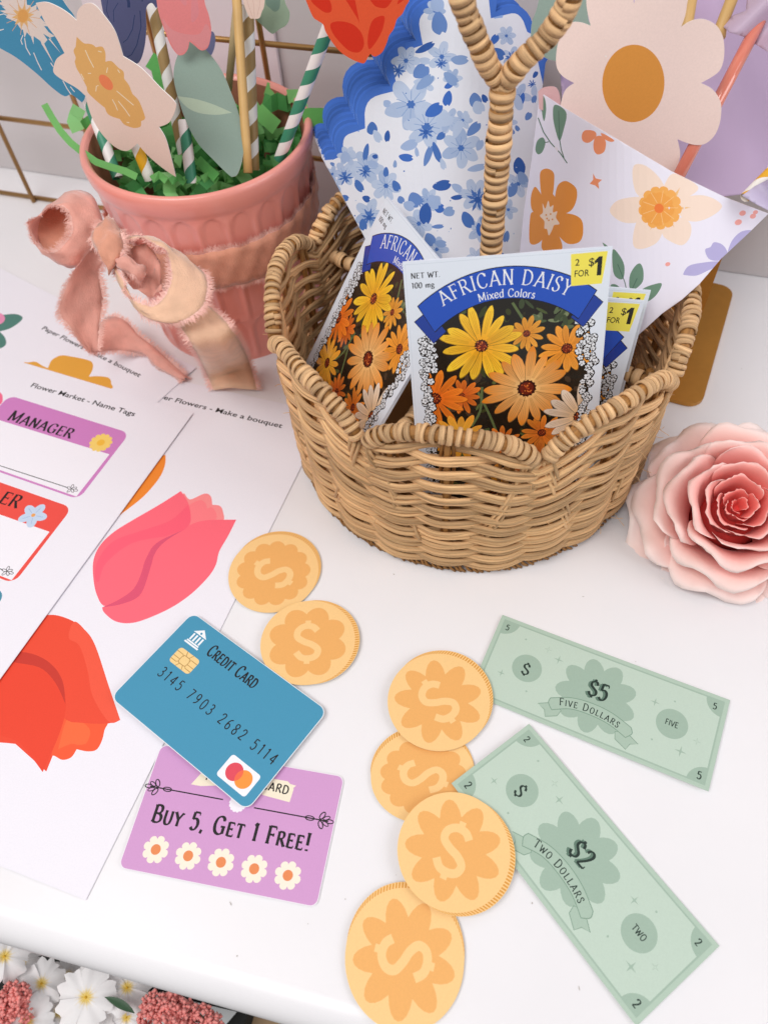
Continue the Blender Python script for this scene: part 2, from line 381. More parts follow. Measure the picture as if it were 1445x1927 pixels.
random.seed(77); vs = []; fs = []
for k in range(55):
    c_ = gz(random.uniform(40, 1430), random.uniform(560, 1860), .00025); r_ = random.uniform(.00012, .00035); a_ = random.uniform(0, 6.3); L_ = random.choice([1, 1, 1.6, 4]); o_ = len(vs)
    for q in range(5): an = 2*PI*q/5; vs.append(c_+V((math.cos(a_)*r_*L_*math.cos(an)-math.sin(a_)*r_*math.sin(an), math.sin(a_)*r_*L_*math.cos(an)+math.cos(a_)*r_*math.sin(an), 0)))
    fs.append(tuple(range(o_, o_+5)))
mesh('dust_specks', vs, fs, mat('dust', '#b9b2ae', rough=.9), t, kind='stuff')

# added pale panel standing in for the lighter wall area behind the wire grid
nW = -AY; PW = AY*(dy_wall-.004)
pb = [hit(262, 330, PW, nW), hit(556, 330, PW, nW)]
tb = thing('board', 'added pale pink-white panel for the lighter wall area behind the gold grid', 'board', tuple(pb[0].xy.to_3d()))
bx = []
for q in (pb[0], pb[1]):
    for d in (0, .004-.001):
        for z in (.0004, .5): bx.append(V((q.x, q.y, z))-nW*d)
mesh('panel', bx, [(0, 1, 5, 4), (2, 6, 7, 3), (1, 3, 7, 5), (0, 4, 6, 2), (0, 2, 3, 1), (4, 5, 7, 6)], mat('pale_panel', '#eadde2', rough=.6), tb)

# ---------------------------------------------------------------- gold wire grid
GP = gz(0, 365); gp0 = (GP).dot(AY); gx0 = GP.dot(AX)
GOLD = mat('gold_wire', '#b58a55', rough=.35, metal=.75, noise=.08, nscale=80)
t = thing('wire_grid', 'gold wire grid panel standing upright behind the pink pot', 'wire grid', tuple(GP))
def grid_wire(a, b, r=.0017):
    v, f, u = tube([a, b], r, 10); mesh('wire', v, f, GOLD, t, smooth=True)
for z in (.0018, .0655, .1345, .204):
    grid_wire(AX*(gx0-.06)+AY*gp0+V((0, 0, z)), AX*(gx0+.34)+AY*gp0+V((0, 0, z)))
for k in range(-1, 5):
    x = gx0+.034+.0733*k
    grid_wire(AX*x+AY*(gp0-.0035)+V((0, 0, .0005)), AX*x+AY*(gp0-.0035)+V((0, 0, .36)))

# ---------------------------------------------------------------- flat frames (millimetres, x right, y down)
class Frame:
    def __init__(s, o, e1, e2): s.o = V(o); s.e1 = V(e1).normalized(); s.e2 = V(e2).normalized(); s.n = s.e2.cross(s.e1).normalized()
    def P(s, u, v, h=0): return s.o+s.e1*(u*.001)+s.e2*(v*.001)+s.n*h
    def uv(s, x, y): q = hit(x, y, s.o, s.n)-s.o; return (q.dot(s.e1)*1000, q.dot(s.e2)*1000)
    def uvs(s, pts): return [(*s.uv(p[0], p[1]), *p[2:]) for p in pts]
def flat(x, y, th, z): c, s_ = math.cos(th), math.sin(th); return Frame((x, y, z), (c, s_, 0), (s_, -c, 0))
def card(name, label, cat, fr, outline, art, group=None, thick=.0003, pm=PRINT, em=WHITE_EDGE, bend=None, off=.00005, part='print'):
    b = bend or (lambda u, v: 0)
    o = fr.P(outline[0][0], outline[0][1]); t = thing(name, label, cat, tuple(o), group)
    n = len(outline)
    if bend: outline = densify(outline, 4.5); n = len(outline)
    xs = [p[0] for p in outline]; ys = [p[1] for p in outline]
    G_ = [V((x, y)) for x in np.arange(min(xs)+1.3, max(xs), 4.5) for y in np.arange(min(ys)+1.7, max(ys), 4.5) if inside(x, y, outline)]
    vs2 = [V(p[:2]) for p in outline]+(G_ if bend else [])
    ar = sum(outline[i][0]*outline[(i+1) % n][1]-outline[(i+1) % n][0]*outline[i][1] for i in range(n))
    rv, _, rf, _, _, _ = delaunay_2d_cdt(vs2, [], [list(range(n)) if ar > 0 else list(range(n-1, -1, -1))], 1, 1e-5)
    k = len(rv); W = [fr.P(v.x, v.y, b(v.x, v.y)) for v in rv]+[fr.P(v.x, v.y, b(v.x, v.y)-thick) for v in rv]
    fs = [tuple(f) for f in rf]+[tuple(i+k for i in reversed(f)) for f in rf]
    cnt = {}
    for f in rf:
        for i in range(len(f)):
            e = (f[i], f[(i+1) % len(f)]); cnt[e] = 1
    for (i, j) in list(cnt):
        if (j, i) not in cnt: fs.append((i, i+k, j+k, j))
    mesh('card_stock', W, fs, em, t)
    gr = [(x, y) for x in np.arange(min(xs)+1.3, max(xs), 4.5) for y in np.arange(min(ys)+1.7, max(ys), 4.5)] if bend else None
    if art: art.build(part, lambda x, y: fr.P(x, y, b(x, y)+off), pm, t, grid=gr)
    return t
SHEETM = mat('print_paper', '#edeaf2', rough=.6, spec=.3)
INK = '#1c1a1c'
# sheets ---------------------------------------------------------
def sheet(label, fr, art, curl=None):
    art.sh.insert(0, ([(.2, .2), (215.7, .2), (215.7, 279.2), (.2, 279.2)], lin('#edeaf2')))
    return card('printed_sheet', label, 'sheet of paper', fr, [(0, 0), (215.9, 0), (215.9, 279.4), (0, 279.4)], art, 'printed sheets overlapping on the table', thick=.00012, em=SHEETM, pm=PRINT, off=.00005, bend=curl, part='printing')
# C (rearmost, upper left)
trC = gz(370.2, 693.9); thC = R(-38.6)
fC = flat(trC.x-.2159*math.cos(thC), trC.y-.2159*math.sin(thC), thC, .0011)
# B (long sheet with the tulips)
fB = flat(-.22754, .40616, -.39715, .0006)
# A (name tags)
fA = flat(-.30260, .42891, -.46794, .0017)
a = Art()
tul = fB.uvs([(176, 1066), (184, 1035), (205, 1010), (240, 983), (280, 955), (341, 924, 1), (352, 938), (359, 952, 1), (385, 931), (397, 932), (400, 948, 1), (414, 952), (420, 960), (419, 977, 1), (445, 978, 1), (430, 1010), (412, 1030), (408, 1055), (396, 1080), (370, 1110), (330, 1140), (290, 1162), (250, 1173), (225, 1170), (195, 1150), (178, 1110)])
a.add(fB.uvs(spline([(341, 924, 1), (352, 938), (358, 950), (385, 929), (396, 932), (400, 945, 1), (415, 951), (420, 962), (419, 980), (380, 1000), (350, 990)])) and spline(fB.uvs([(345, 930), (358, 940), (385, 929), (397, 934), (400, 950, 1), (414, 952), (420, 963), (418, 984), (370, 1010), (345, 990)])), '#f98e8f')
a.add(spline(fB.uvs([(350, 960), (360, 948), (378, 941), (388, 948), (390, 957, 1), (400, 955), (408, 968), (404, 980), (370, 1010), (345, 990)])), '#fb7f86')
a.add(spline(fB.uvs([(341, 924, 1), (354, 945), (359, 965), (358, 985), (345, 1005), (300, 1060), (240, 1120), (200, 1141), (183, 1120), (176, 1085), (177, 1052), (190, 1025), (215, 1001), (250, 979), (300, 950)])), '#fb6a7b')
a.add(spline(fB.uvs([(354, 950, 1), (359, 968), (357, 986), (340, 1003), (322, 1008), (250, 1022), (200, 1060), (186, 1095), (179, 1080), (188, 1048), (215, 1018), (260, 1001), (320, 980)])), '#f95f76')
a.add(spline(fB.uvs([(445, 978, 1), (430, 1008), (413, 1038), (407, 1062), (393, 1085), (360, 1118), (320, 1145), (270, 1167), (240, 1173), (215, 1168), (196, 1152), (193, 1143, 1), (240, 1125), (268, 1095), (280, 1050), (310, 1012), (344, 999), (360, 987), (390, 979)])), '#fb6a7b')
a.add(spline(fB.uvs([(344, 998, 1), (310, 1020), (292, 1042), (284, 1068), (270, 1110), (255, 1127), (225, 1138), (193, 1143, 1), (225, 1128), (252, 1108), (266, 1080), (275, 1052), (295, 1022)])), '#dd5372')
# red tulip
a.add(spline(fB.uvs([(30, 1400, 1), (88, 1452, 1), (110, 1395), (125, 1340), (90, 1300), (-60, 1290), (-60, 1380)])), '#ea4a31')
a.add(spline(fB.uvs([(95, 1438, 1), (100, 1422), (118, 1430), (135, 1425), (145, 1410, 1), (165, 1414), (182, 1411), (192, 1395), (197, 1375), (200, 1350), (120, 1340)])), '#f25a34')
a.add(spline(fB.uvs([(110, 1410, 1), (135, 1400), (150, 1402), (165, 1396), (168, 1370), (130, 1350)])), '#f56a3c')
a.add(spline(fB.uvs([(20, 1200), (60, 1168), (95, 1157), (130, 1165), (160, 1185), (180, 1215), (205, 1290), (227, 1355, 1), (200, 1362), (150, 1360), (122, 1352), (60, 1300)])), '#ea4c33')
a.add(spline(fB.uvs([(130, 1200), (150, 1215), (165, 1260), (175, 1310), (205, 1358), (227, 1355, 1), (205, 1290), (180, 1215), (160, 1185), (140, 1170)])), '#ef5940')
a.add(spline(fB.uvs([(20, 1232), (70, 1238), (110, 1268), (124, 1310), (122, 1350), (105, 1400), (81, 1453, 1), (60, 1425), (30, 1393), (-40, 1362), (-60, 1250)])), '#e8452d')
a.add(spline(fB.uvs([(15, 1225, 1), (60, 1230), (95, 1248), (118, 1280), (124, 1325, 1), (105, 1285), (75, 1256), (20, 1244)])), '#c8392c')
# orange petal edge
a.add(spline(fB.uvs([(312, 856, 1), (311, 875), (300, 900), (270, 935), (228, 968, 1), (200, 975), (250, 880)])), '#f08a2e')
a.text('Paper Flowers - Make a bouquet', 103.2, 17.0, 3.6, INK, ang=1.0, sans=.022, fit=90.3)
sheet('white sheet printed with a large pink tulip and a red tulip', fB, a)
a = Art()
a.add(spline(fC.uvs([(45, 685), (55, 682), (68, 681), (80, 688), (91, 693, 1), (98, 678), (115, 669), (135, 671), (160, 676), (174, 682), (175, 695), (168, 709, 1), (185, 708), (205, 711), (210, 722), (205, 733), (120, 740), (60, 720)])), '#e2a33c')
a.add(spline(fC.uvs([(-30, 600), (5, 593), (30, 591), (43, 597), (38, 606), (20, 618), (0, 624, 1), (10, 635), (12, 648), (0, 656), (-30, 660)])), '#4f7f74')
a.add(ell(*fC.uv(-9, 600), 8, 6), '#e58fb4')
a.text('Paper Flowers - Make a bouquet', fC.uv(78, 619)[0], fC.uv(78, 619)[1], 3.5, INK, ang=math.degrees(math.atan2(fC.uv(262, 710)[1]-fC.uv(78, 619)[1], fC.uv(262, 710)[0]-fC.uv(78, 619)[0])), sans=.022, fit=math.dist(fC.uv(262, 710), fC.uv(78, 619)))
sheet('white sheet with an ochre flower, lying beneath the other sheets below the bow', fC, a)
a = Art()
def nametag(y0, col, word, motif):
    a.add(rrect(98, y0, 188, y0+52.3, 5.5), col)
    a.add([(101.5, y0+19.3), (185.8, y0+18.2), (185.6, y0+51), (101.5, y0+51)], '#f1eef5')
    a.line([(126, y0+48.4), (177, y0+47.5)], .5, '#2c2a2c')
    for q in (0, 1, 2, 3, 4):
        an = R(q*72+36); a.line(ell(179.6+1.6*math.cos(an), y0+47.4+1.6*math.sin(an), 1.5, .7, math.degrees(an), 10), .35, '#2c2a2c', True)
    a.line(ell(182.4, y0+47.4, 1.4, .7, 0, 10), .35, '#2c2a2c', True)
nametag(27.2, '#cd80bf', 'MANAGER', 0)
a.text('MANAGER', 109.5, 44.8, 8.4, INK, ang=-1.5, font=(.06, .19, .1), small=.86, gap=.08)
a.add(flower(175.7, 39.6, 7, 12, .82, 8), '#f3cf6d'); a.add(ell(175.7, 39.6, 2.4), '#f0b93d')
nametag(85.5, '#ea4f45', 'FLOWER SELLER', 1)
a.text('ER', 145.5, 97.8, 8.4, INK, ang=-2, font=(.06, .19, .1), gap=.08)
for q in range(5):
    an = R(q*72-80); x, y = 170.2+4*math.cos(an), 97.7+4*math.sin(an)
    a.add(ell(x, y, 4.4, 2.9, math.degrees(an), 16), '#c3d4ea')
    a.line([(170.2+1.8*math.cos(an), 97.7+1.8*math.sin(an)), (170.2+6*math.cos(an), 97.7+6*math.sin(an))], .35, '#9fb6d8')
a.add(ell(170.2, 97.7, 1.2), '#e8a25a')
nametag(143.8, '#3f8ba3', '', 2)
a.add(spline(fA.uvs([(-30, 730), (0, 738), (6, 750), (0, 762), (-30, 770)])), '#f06a8e')
a.text('Flower Market - Name Tags', 105.6, 16.4, 3.7, INK, ang=-1.2, sans=.022, fit=77.2)
sheet('white sheet of purple and red name tags, topmost at left edge', fA, a)

# cards -----------------------------------------------------------
def arrow(a, x0, x1, y, dirn, col):
    a.line([(x0, y), (x1, y)], .55, col)
    tip = x1 if dirn > 0 else x0; s = dirn
    for k in (-1, 1):
        a.line(ell(tip-s*4.2+s*1.2, y+k*1.9, 1.7, .9, 60*k*s, 12), .5, col, True)
        a.line(ell(tip-s*2.2+s*1.2, y+k*1.2, 1.5, .7, 25*k*s, 12), .4, col, True)
    a.line(ell(tip-s*8.2, y, 2.0, .9, 0, 12), .45, col, True); a.line(ell(tip+s*.6, y, 1.7, .8, 0, 10), .45, col, True)
W_, H_ = 86.3, 53.4
fP = flat(-.11103, .12807, -.25677, .0008)
a = Art(); a.add(rrect(0, 0, W_, H_, 3.2), '#efe9f1'); a.add(rrect(.35, .35, W_-.35, H_-.35, 3), '#cf9acb')
a.add([(19.5, 15), (22.5, 9.5), (17, 4), (33, 5), (34, 13), (24, 15)], '#f1e6cf')
a.add([(64.9, 15), (62.6, 12.6), (52, 12.2), (52, 6.4), (62, 6.4), (65.3, 9.1)], '#f1e6cf')
a.add([(52, 6.4), (66, 7.6), (62.8, 11.4), (64.9, 15), (52, 14)], '#f1e6cf')
a.text('CARD', 50.9, 11.5, 3.6, INK, ang=2, font=(.15, .19, .06), xs=.98, gap=.12); a.text('P', 25.2, 12.0, 3.4, INK, font=(.15, .19, .06))
arrow(a, 1.6, 35.7, 18.9, -1, INK); arrow(a, 50.1, 83.4, 19.9, 1, INK)
a.add(flower(42.6, 19.3, 3.9, 14, .86), '#f2eef4'); a.line([(42.6, 19.3), (44.5, 17.6)], .7, '#e8c65a')
a.text('BUY 5, GET 1 FREE!', 7.2, 33.2, 7.4, INK, font=(.10, .22, .13), small=.78, xs=.86, gap=.12)
for k in range(5):
    x = 13.4+14.55*k; a.add(flower(x, 43.7, 5.7, 8, .74, 12), '#f4ead9'); a.add(ell(x, 43.7, 2.15), '#e58a55')
card('loyalty_card', 'lilac punch card reading Buy 5, Get 1 Free with five printed daisies', 'loyalty card', fP, rrect(0, 0, W_, H_, 3.2), a)
W_, H_ = 88.1, 55.4
fK = flat(-.10031, .19388, -.71600, .0032)
a = Art(); a.add(rrect(0, 0, W_, H_, 4.2), '#e8eef2'); a.add(rrect(.3, .3, W_-.3, H_-.3, 4), '#4593b5')
WH = '#eef2f6'
a.add([(7.9, 7.2), (12.1, 3.8), (16.4, 7.2)], WH); a.add(ell(12.1, 6.1, .6), '#4593b5')
for k in range(4): a.add([(8.8+1.95*k, 7.8), (9.8+1.95*k, 7.8), (9.8+1.95*k, 11.6), (8.8+1.95*k, 11.6)], WH)
a.add([(8.3, 11.9), (16, 11.9), (16, 12.7), (8.3, 12.7)], WH); a.add([(7.7, 13), (16.7, 13), (16.7, 13.9), (7.7, 13.9)], WH)
a.add(rrect(8.7, 16.9, 22.2, 25.7, 1.8), '#f0cf8f')
for L in ([(8.7, 19.3), (12.6, 19.3), (13.6, 20.2)], [(8.7, 22), (13, 22)], [(8.7, 24), (12.2, 24), (13.4, 23)], [(22.2, 19.3), (18.4, 19.3), (17.4, 20.2)], [(22.2, 22), (18, 22)], [(22.2, 24), (18.6, 24), (17.6, 23)], [(13.5, 16.9), (14.6, 19.2)], [(17.6, 16.9), (16.5, 19.2)], [(13.5, 25.7), (14.6, 23.5)], [(17.6, 25.7), (16.5, 23.5)]): a.line(L, .35, '#b5894a')
a.line(rrect(13, 19.2, 18, 23.6, 1.2, 3), .35, '#b5894a', True)
a.text('CREDIT CARD', 21.4, 12.6, 6.2, INK, font=(.10, .22, .14), small=.8, xs=.68, gap=.1)
a.text('3145 7903 2682 5114', 9.6, 34.2, 5.2, INK, font=(.1, .13, 0), xs=.86, gap=.36)
a.add(rrect(66, 40.6, 83.4, 51.9, 1.5), '#eef0f6')
a.add(ell(72.1, 46.2, 4.1, n=40), '#df4b5c'); a.add(ell(77.7, 46.3, 4.1, n=40), '#f3963f')
it = [p for p in ell(72.1, 46.2, 4.1, n=60) if (p[0]-77.7)**2+(p[1]-46.3)**2 < 16.8]+[p for p in ell(77.7, 46.3, 4.1, n=60) if (p[0]-72.1)**2+(p[1]-46.2)**2 < 16.8]
it.sort(key=lambda p: math.atan2(p[1]-46.25, p[0]-74.9)); a.add(it, '#ef6b4a')
card('credit_card', 'blue play credit card with gold chip and dark numbers, on the lilac card', 'play credit card', fK, rrect(0, 0, W_, H_, 4.2), a)

# banknotes -------------------------------------------------------
NB, NL, NM, ND = '#bed0c2', '#9fb6a6', '#a8beae', '#23332d'
def note_art(num, word, big):
    a = Art(); W, H = 109.3, 44.6
    a.add([(0, 0), (W, 0), (W, H), (0, H)], '#b0c5b5')
    a.add([(1.9, 1.8), (W-1.9, 1.8), (W-1.9, H-1.8), (1.9, H-1.8)], NL)
    a.add([(2.6, 2.5), (W-2.6, 2.5), (W-2.6, H-2.5), (2.6, H-2.5)], NB)
    for cx, cy, a0 in ((1.9, 1.8, 0), (W-1.9, 1.8, 90), (W-1.9, H-1.8, 180), (1.9, H-1.8, 270)):
        a.add([(cx, cy)]+[(cx+8*math.cos(R(a0+90*k/8)), cy+8*math.sin(R(a0+90*k/8))) for k in range(9)], NL)
    a.text(num, 3.9, 7.0, 3.0, ND, font=(.13, .17, 0)); a.text(num, W-6.4, 7.0, 3.0, ND, font=(.13, .17, 0))
    a.text(num, W-6.0, H-3.6, 3.4, ND, font=(.13, .17, 0)); a.text(num, 3.9, H-3.6, 3.4, ND, font=(.13, .17, 0))
    a.add(ell(20.4, 22, 7, n=40), NL); a.add(ell(88.3, 21.4, 7, n=40), NL)
    def star(x, y, r, f): a.add([(x+(r if k % 2 == 0 else r*.22)*math.cos(R(45*k)), y+(r if k % 2 == 0 else r*.22)*math.sin(R(45*k))) for k in range(8)], f)
    for x, y, r in ((32.7, 11.9, 2.4), (10.2, 29.1, 2), (79, 14.4, 2.2), (94.6, 32.3, 2.7)): star(x, y, r, NL)
    for x, y in ((26.5, 8.8), (100, 25)): star(x, y, 1.9, NM); star(x, y, 1.1, NB)
    for x, y in ((15, 8), (24, 33), (87, 10.5), (82, 32)): a.add(ell(x, y, .5, n=6), NL)
    a.many(fatpetals(53.8, 22.4, 18.6, 9, 4.9, 90, .6), NL)
    ba = spline([(35.2, 31.5, 1), (44, 27.6), (53.5, 26.4), (63, 27.3), (72.3, 30.4, 1), (73.4, 33), (71.2, 35.9, 1), (63, 33), (53.7, 32.1), (45, 33), (37.4, 36.8, 1), (35, 34)])
    for tl in ([(30.7, 36.4), (38, 32.6), (41.5, 35.6), (40.5, 38.6), (35.7, 41), (34.4, 38)], [(77.1, 36.6), (70, 32.8), (66.3, 35.2), (67.2, 38.4), (72.7, 41.1), (73.8, 38)]):
        a.add(tl, NM); a.line(tl, .35, '#7f9a88', True)
    a.add(ba, NM); a.line(ba, .38, '#7f9a88', True)
    a.text(word+' DOLLARS', 0, 0, 3.6, ND, arc=(53.6, 77.2, 46.0), font=(.1, .15, .1), small=.8, xs=.9, gap=.17)
    a.text('$', 18.2, 25.6, 6, ND, font=(.09, .17, 0))
    a.text(big, 48.6, 23.6, 8.2, '#5f7a6b', font=(.11, .2, .0), xs=.86); a.text(big, 49.5, 23.2, 8.2, ND, font=(.09, .17, .1), xs=.86)
    a.text(word, 88.3, 22.6, 2.7, ND, font=(.15, .17, 0), align='c', xs=.85)
    return a
NO = [(0, 0), (109.3, 0), (109.3, 44.6), (0, 44.6)]
NEDGE = mat('note_edge', '#dfe8e0', rough=.7)
f5 = Frame((.0539, .1784, .0010), (.8713, -.4908, 0), (-.4908, -.8713, 0))
card('play_banknote', 'pale green five dollar play note, upper one near the rose', 'play banknote', f5, NO, note_art('5', 'FIVE', '$5'), 'play banknotes', bend=lambda u, v: .0012*(u/109)**2, em=NEDGE)
p0 = gz(995, 1362, .0022); p1 = gz(1351.7, 1777, .0022); p2 = gz(850.5, 1472.5, .0022)
f2 = Frame(p0, p1-p0, (p2-p0)-(p1-p0).normalized()*((p2-p0).dot((p1-p0).normalized())))
card('play_banknote', 'pale green two dollar play note, lower one tucked under a coin', 'play banknote', f2, NO, note_art('2', 'TWO', '$2'), 'play banknotes', bend=lambda u, v: .0010*math.cos(u/109*PI*1.4)*.6-.0006, em=NEDGE)

# coins ------------------------------------------------------------
CL, CD = '#f4c98a', '#ebae66'
def coin(label, cx, cy, z, w, h, rim, flw, srot, thick=.0003, r0=20.5):
    """w, h outline in mm (across, along the photo); rim: direction (deg, y down) to which the hatched edge lies"""
    c = gz(cx, cy, z); fr = Frame(c, (1, 0, 0), (0, -1, 0)); a = Art()
    rd = R(rim); ex = 1.55
    dx, dy = math.cos(rd)*ex, math.sin(rd)*ex
    N = 72; rx, ry = w/2-abs(dx)*.9, h/2-abs(dy)*.9
    face = [(rx*math.cos(2*PI*k/N)-dx*.8, ry*math.sin(2*PI*k/N)-dy*.8) for k in range(N)]
    back = [(p[0]+dx*1.7, p[1]+dy*1.7) for p in face]
    # hull of the two discs
    hull = []
    for k in range(N):
        t_ = 2*PI*k/N; s_ = math.cos(t_)*dx/rx+math.sin(t_)*dy/ry
        hull.append(back[k] if s_ > 0 else face[k])
    a.add([(p[0]*1.0, p[1]*1.0) for p in hull], '#f6ca84')
    a.add([(p[0]*.993, p[1]*.993) for p in hull], CL)
    for k in range(112):
        t_ = 2*PI*k/112; s_ = (math.cos(t_)*dx+math.sin(t_)*dy)/ex
        if s_ > .1 and k % 1 == 0:
            q = lambda tt, m: (rx*math.cos(tt)-dx*.8+dx*1.7*m, ry*math.sin(tt)-dy*.8+dy*1.7*m)
            d_ = PI/112*.55; a.add([q(t_-d_, .12), q(t_-d_, .92), q(t_+d_, .92), q(t_+d_, .12)], '#d9973f')
    k_ = min(rx, ry)
    sx, sy = rx/k_, ry/k_
    if flw[0] == 's': P = [flower(0, 0, k_*.83, flw[1], .88, flw[2], .8)]
    elif flw[0] == 'f': P = [ell(0, 0, k_*.5)]+[ell(k_*.52*math.cos(R(flw[2]+360*i/flw[1])), k_*.52*math.sin(R(flw[2]+360*i/flw[1])), k_*.33, k_*.27, flw[2]+360*i/flw[1]) for i in range(flw[1])]
    else: P = fatpetals(0, 0, k_*.87, flw[1], k_*.2, flw[2], .55)
    for p in P: a.add([(q[0]*sx-dx*.8, q[1]*sy-dy*.8) for q in p], CD)
    c_, s_ = math.cos(R(srot)), math.sin(R(srot)); sz = k_*.86
    # heavy dollar sign
    S = spline([(.24, -.30), (.12, -.42), (-.08, -.44), (-.24, -.32), (-.25, -.14), (-.08, -.01), (.12, .08), (.26, .22), (.22, .38), (.06, .45), (-.14, .42), (-.27, .27)], 5, False)
    for q in thick_line(S, .17)+[[(-.07, -.44), (.07, -.44), (.07, -.6), (-.07, -.6)], [(-.07, .44), (.07, .44), (.07, .6), (-.07, .6)]]:
        a.add([((p[0]*c_-p[1]*s_)*sz*sx-dx*.8, (p[0]*s_+p[1]*c_)*sz*sy-dy*.8) for p in q], CL)
    return card('play_coin', label, 'play coin', fr, hull, a, 'gold card coins', thick=thick, em=mat('coin_edge', '#f7e6c8', rough=.7), bend=lambda u, v: .0000022*(u*u+v*v)*.4)
coin('gold card coin with scalloped centre, nearest the basket front left', 517.5, 1075, .0009, 48.6, 49.2, -52, ('s', 13, 0), -52)
coin('gold card coin with eight fat petals beside the blue card', 583.5, 1207.5, .0020, 48.9, 45.2, -2, ('f', 8, 22), 3)
coin('gold card coin with long petals overlapping the five dollar note', 828, 1316, .0026, 49.0, 48.6, -42, ('p', 9, -90), -28)
coin('gold card coin with scalloped centre, half hidden between two other coins', 795, 1455, .0008, 45.8, 42.8, -90, ('s', 13, 0), -62)
coin('gold card coin with long petals lying on the two dollar note', 857.5, 1603, .0036, 48.4, 48.4, 38, ('p', 9, -88), 28)
coin('gold card coin with long petals, nearest the viewer at the bottom', 761.5, 1795, .0012, 46.8, 51.6, -78, ('p', 9, -98), -70)

# ---------------------------------------------------------------- pink plant pot
PC_ = V((-.0849, .4284, 0)); PR_, PH_, PB_ = .0642, .1228, .0540
def pot_r(z): return PB_+(PR_-.0015-PB_)*(z/PH_)
POTM = mat('pink_glaze', '#f09c8f', rough=.3, spec=.5, noise=.06, nscale=40, coat=.25)
POTIN = mat('terracotta_inside', '#a86a52', rough=.8, noise=.1)
t = thing('plant_pot', 'pink fluted plant pot holding paper flowers', 'plant pot', tuple(PC_))
N = 288; prof = []
z = 0
zs = [0, .002, .004, .006, .015, .022, .0365, .038, .042, .05, .06, .08, .095, .1075, .1085]
vs = []; fs = []
nf = 24
def flute(th, z):
    x = (th*nf/(2*PI)) % 1; r = pot_r(z)
    for lo, hi in ((.004, .0335), (.0365, .1075)):
        if lo <= z <= hi:
            hw = .42; top = hi-z
            if top < .010: hw *= math.sqrt(max(0, 1-((.010-top)/.010)**2))
            d = abs(x-.5)
            e = max(0, min(1, (hw-d)/.09)); r -= .0009*(e*e*(3-2*e))
            if d > .42 and hw > .3: r += .0005
    return r
zz = sorted(set(zs+[.0245, .0265, .0285, .0305, .0318, .0327, .0333, .0335, .0985, .1005, .1025, .1043, .1055, .1064, .1071]))
for z in zz:
    for k in range(N):
        th = 2*PI*k/N; r = flute(th, z)
        vs.append(PC_+V((r*math.cos(th), r*math.sin(th), z)))
base = len(zz)
for r, z in ((PR_-.0016, .110), (PR_-.0006, .1125), (PR_, .116), (PR_+.0003, .1195), (PR_-.0003, .1218), (PR_-.0018, .1229), (PR_-.0036, .1222), (PR_-.0048, .1200)):
    for k in range(N): th = 2*PI*k/N; vs.append(PC_+V((r*math.cos(th), r*math.sin(th), z)))
rows = base+8
for i in range(rows-1):
    for k in range(N): fs.append((i*N+k, i*N+(k+1) % N, (i+1)*N+(k+1) % N, (i+1)*N+k))
mesh('pot_wall', vs, fs, POTM, t, smooth=True)
vs = []; fs = []
for r, z in ((PR_-.0047, .1205), (PR_-.0065, .108), (PB_-.004, .02), (.001, .02)):
    for k in range(64): th = 2*PI*k/64; vs.append(PC_+V((r*math.cos(th), r*math.sin(th), z)))
for i in range(3):
    for k in range(64): fs.append((i*64+k, (i+1)*64+k, (i+1)*64+(k+1) % 64, i*64+(k+1) % 64))
mesh('pot_inside', vs, fs, POTIN, t, smooth=True)

# ---------------------------------------------------------------- green crinkled paper in the pot
random.seed(5)
GR = mat('green_shred', attr=True, rough=.7, spec=.25, trans=.25)
mb = MB()
GCOL = ['#86cc7b', '#74bb70', '#9ad98a', '#64ae66', '#a5e196', '#58a05e']
def strip(pts, wdir, wd_, col, fold=.0):
    """accordion paper strip along 3D points"""
    vs = []; n = len(pts)
    for i, p in enumerate(pts):
        w_ = wdir.normalized()*wd_/2; o_ = V((0, 0, fold*(1 if i % 2 else -1)))
        vs += [p-w_+o_, p+w_+o_]
    mb.add(vs, [(2*i, 2*i+1, 2*i+3, 2*i+2) for i in range(n-1)], col)
for k in range(150):
    r = .053*math.sqrt(random.random()); th = random.random()*2*PI
    c = PC_+V((r*math.cos(th), r*math.sin(th), .088+random.random()*.016+(.007 if r > .035 else 0)))
    d = V((random.uniform(-1, 1), random.uniform(-1, 1), random.uniform(-.5, .8))).normalized()
    wv = d.orthogonal(); wv.rotate(Matrix.Rotation(random.random()*PI, 3, d))
    zig = d.cross(wv).normalized(); n = random.randint(4, 8); st = random.uniform(.004, .0065)
    pts = []
    for i in range(n):
        p = c+d*st*(i-n/2)+zig*(.0028 if i % 2 else -.0028)
        rad = (p-PC_).xy; mx = .0555
        if rad.length > mx: rad = rad.normalized()*mx; p = V((PC_.x+rad.x, PC_.y+rad.y, p.z))
        p.z = min(p.z, .1165)
        pts.append(p)
    strip(pts, wv, random.choice([.0062, .007, .0052]), lin(random.choice(GCOL)))
def shred_px(pts, wpx, col):
    """visible strips: (x, y, Z) centre line with pixel width"""
    P = [at(*p) for p in pts]; vs = []
    for i, p in enumerate(pts):
        a = P[max(0, i-1)]; b = P[min(len(P)-1, i+1)]; s_ = (b-a).cross(P[i]-CAM).normalized()*(wpx*p[2]/F_PX/2)
        vs += [P[i]-s_, P[i]+s_]
    mb.add(vs, [(2*i, 2*i+1, 2*i+3, 2*i+2) for i in range(len(P)-1)], lin(col))
shred_px([(84, 196, .46), (97, 219, .452), (114, 246, .445), (133, 268, .437), (155, 286, .43), (182, 305, .424), (208, 314, .42), (236, 322, .416), (258, 333, .414)], 13, '#79bd6c')
shred_px([(150, 202, .452), (143, 218, .45), (139, 229, .449), (148, 247, .451)], 24, '#96d98c')
shred_px([(157, 238, .455), (170, 226, .455), (183, 240, .452), (196, 262, .448), (204, 282, .446)], 20, '#5fae5b')
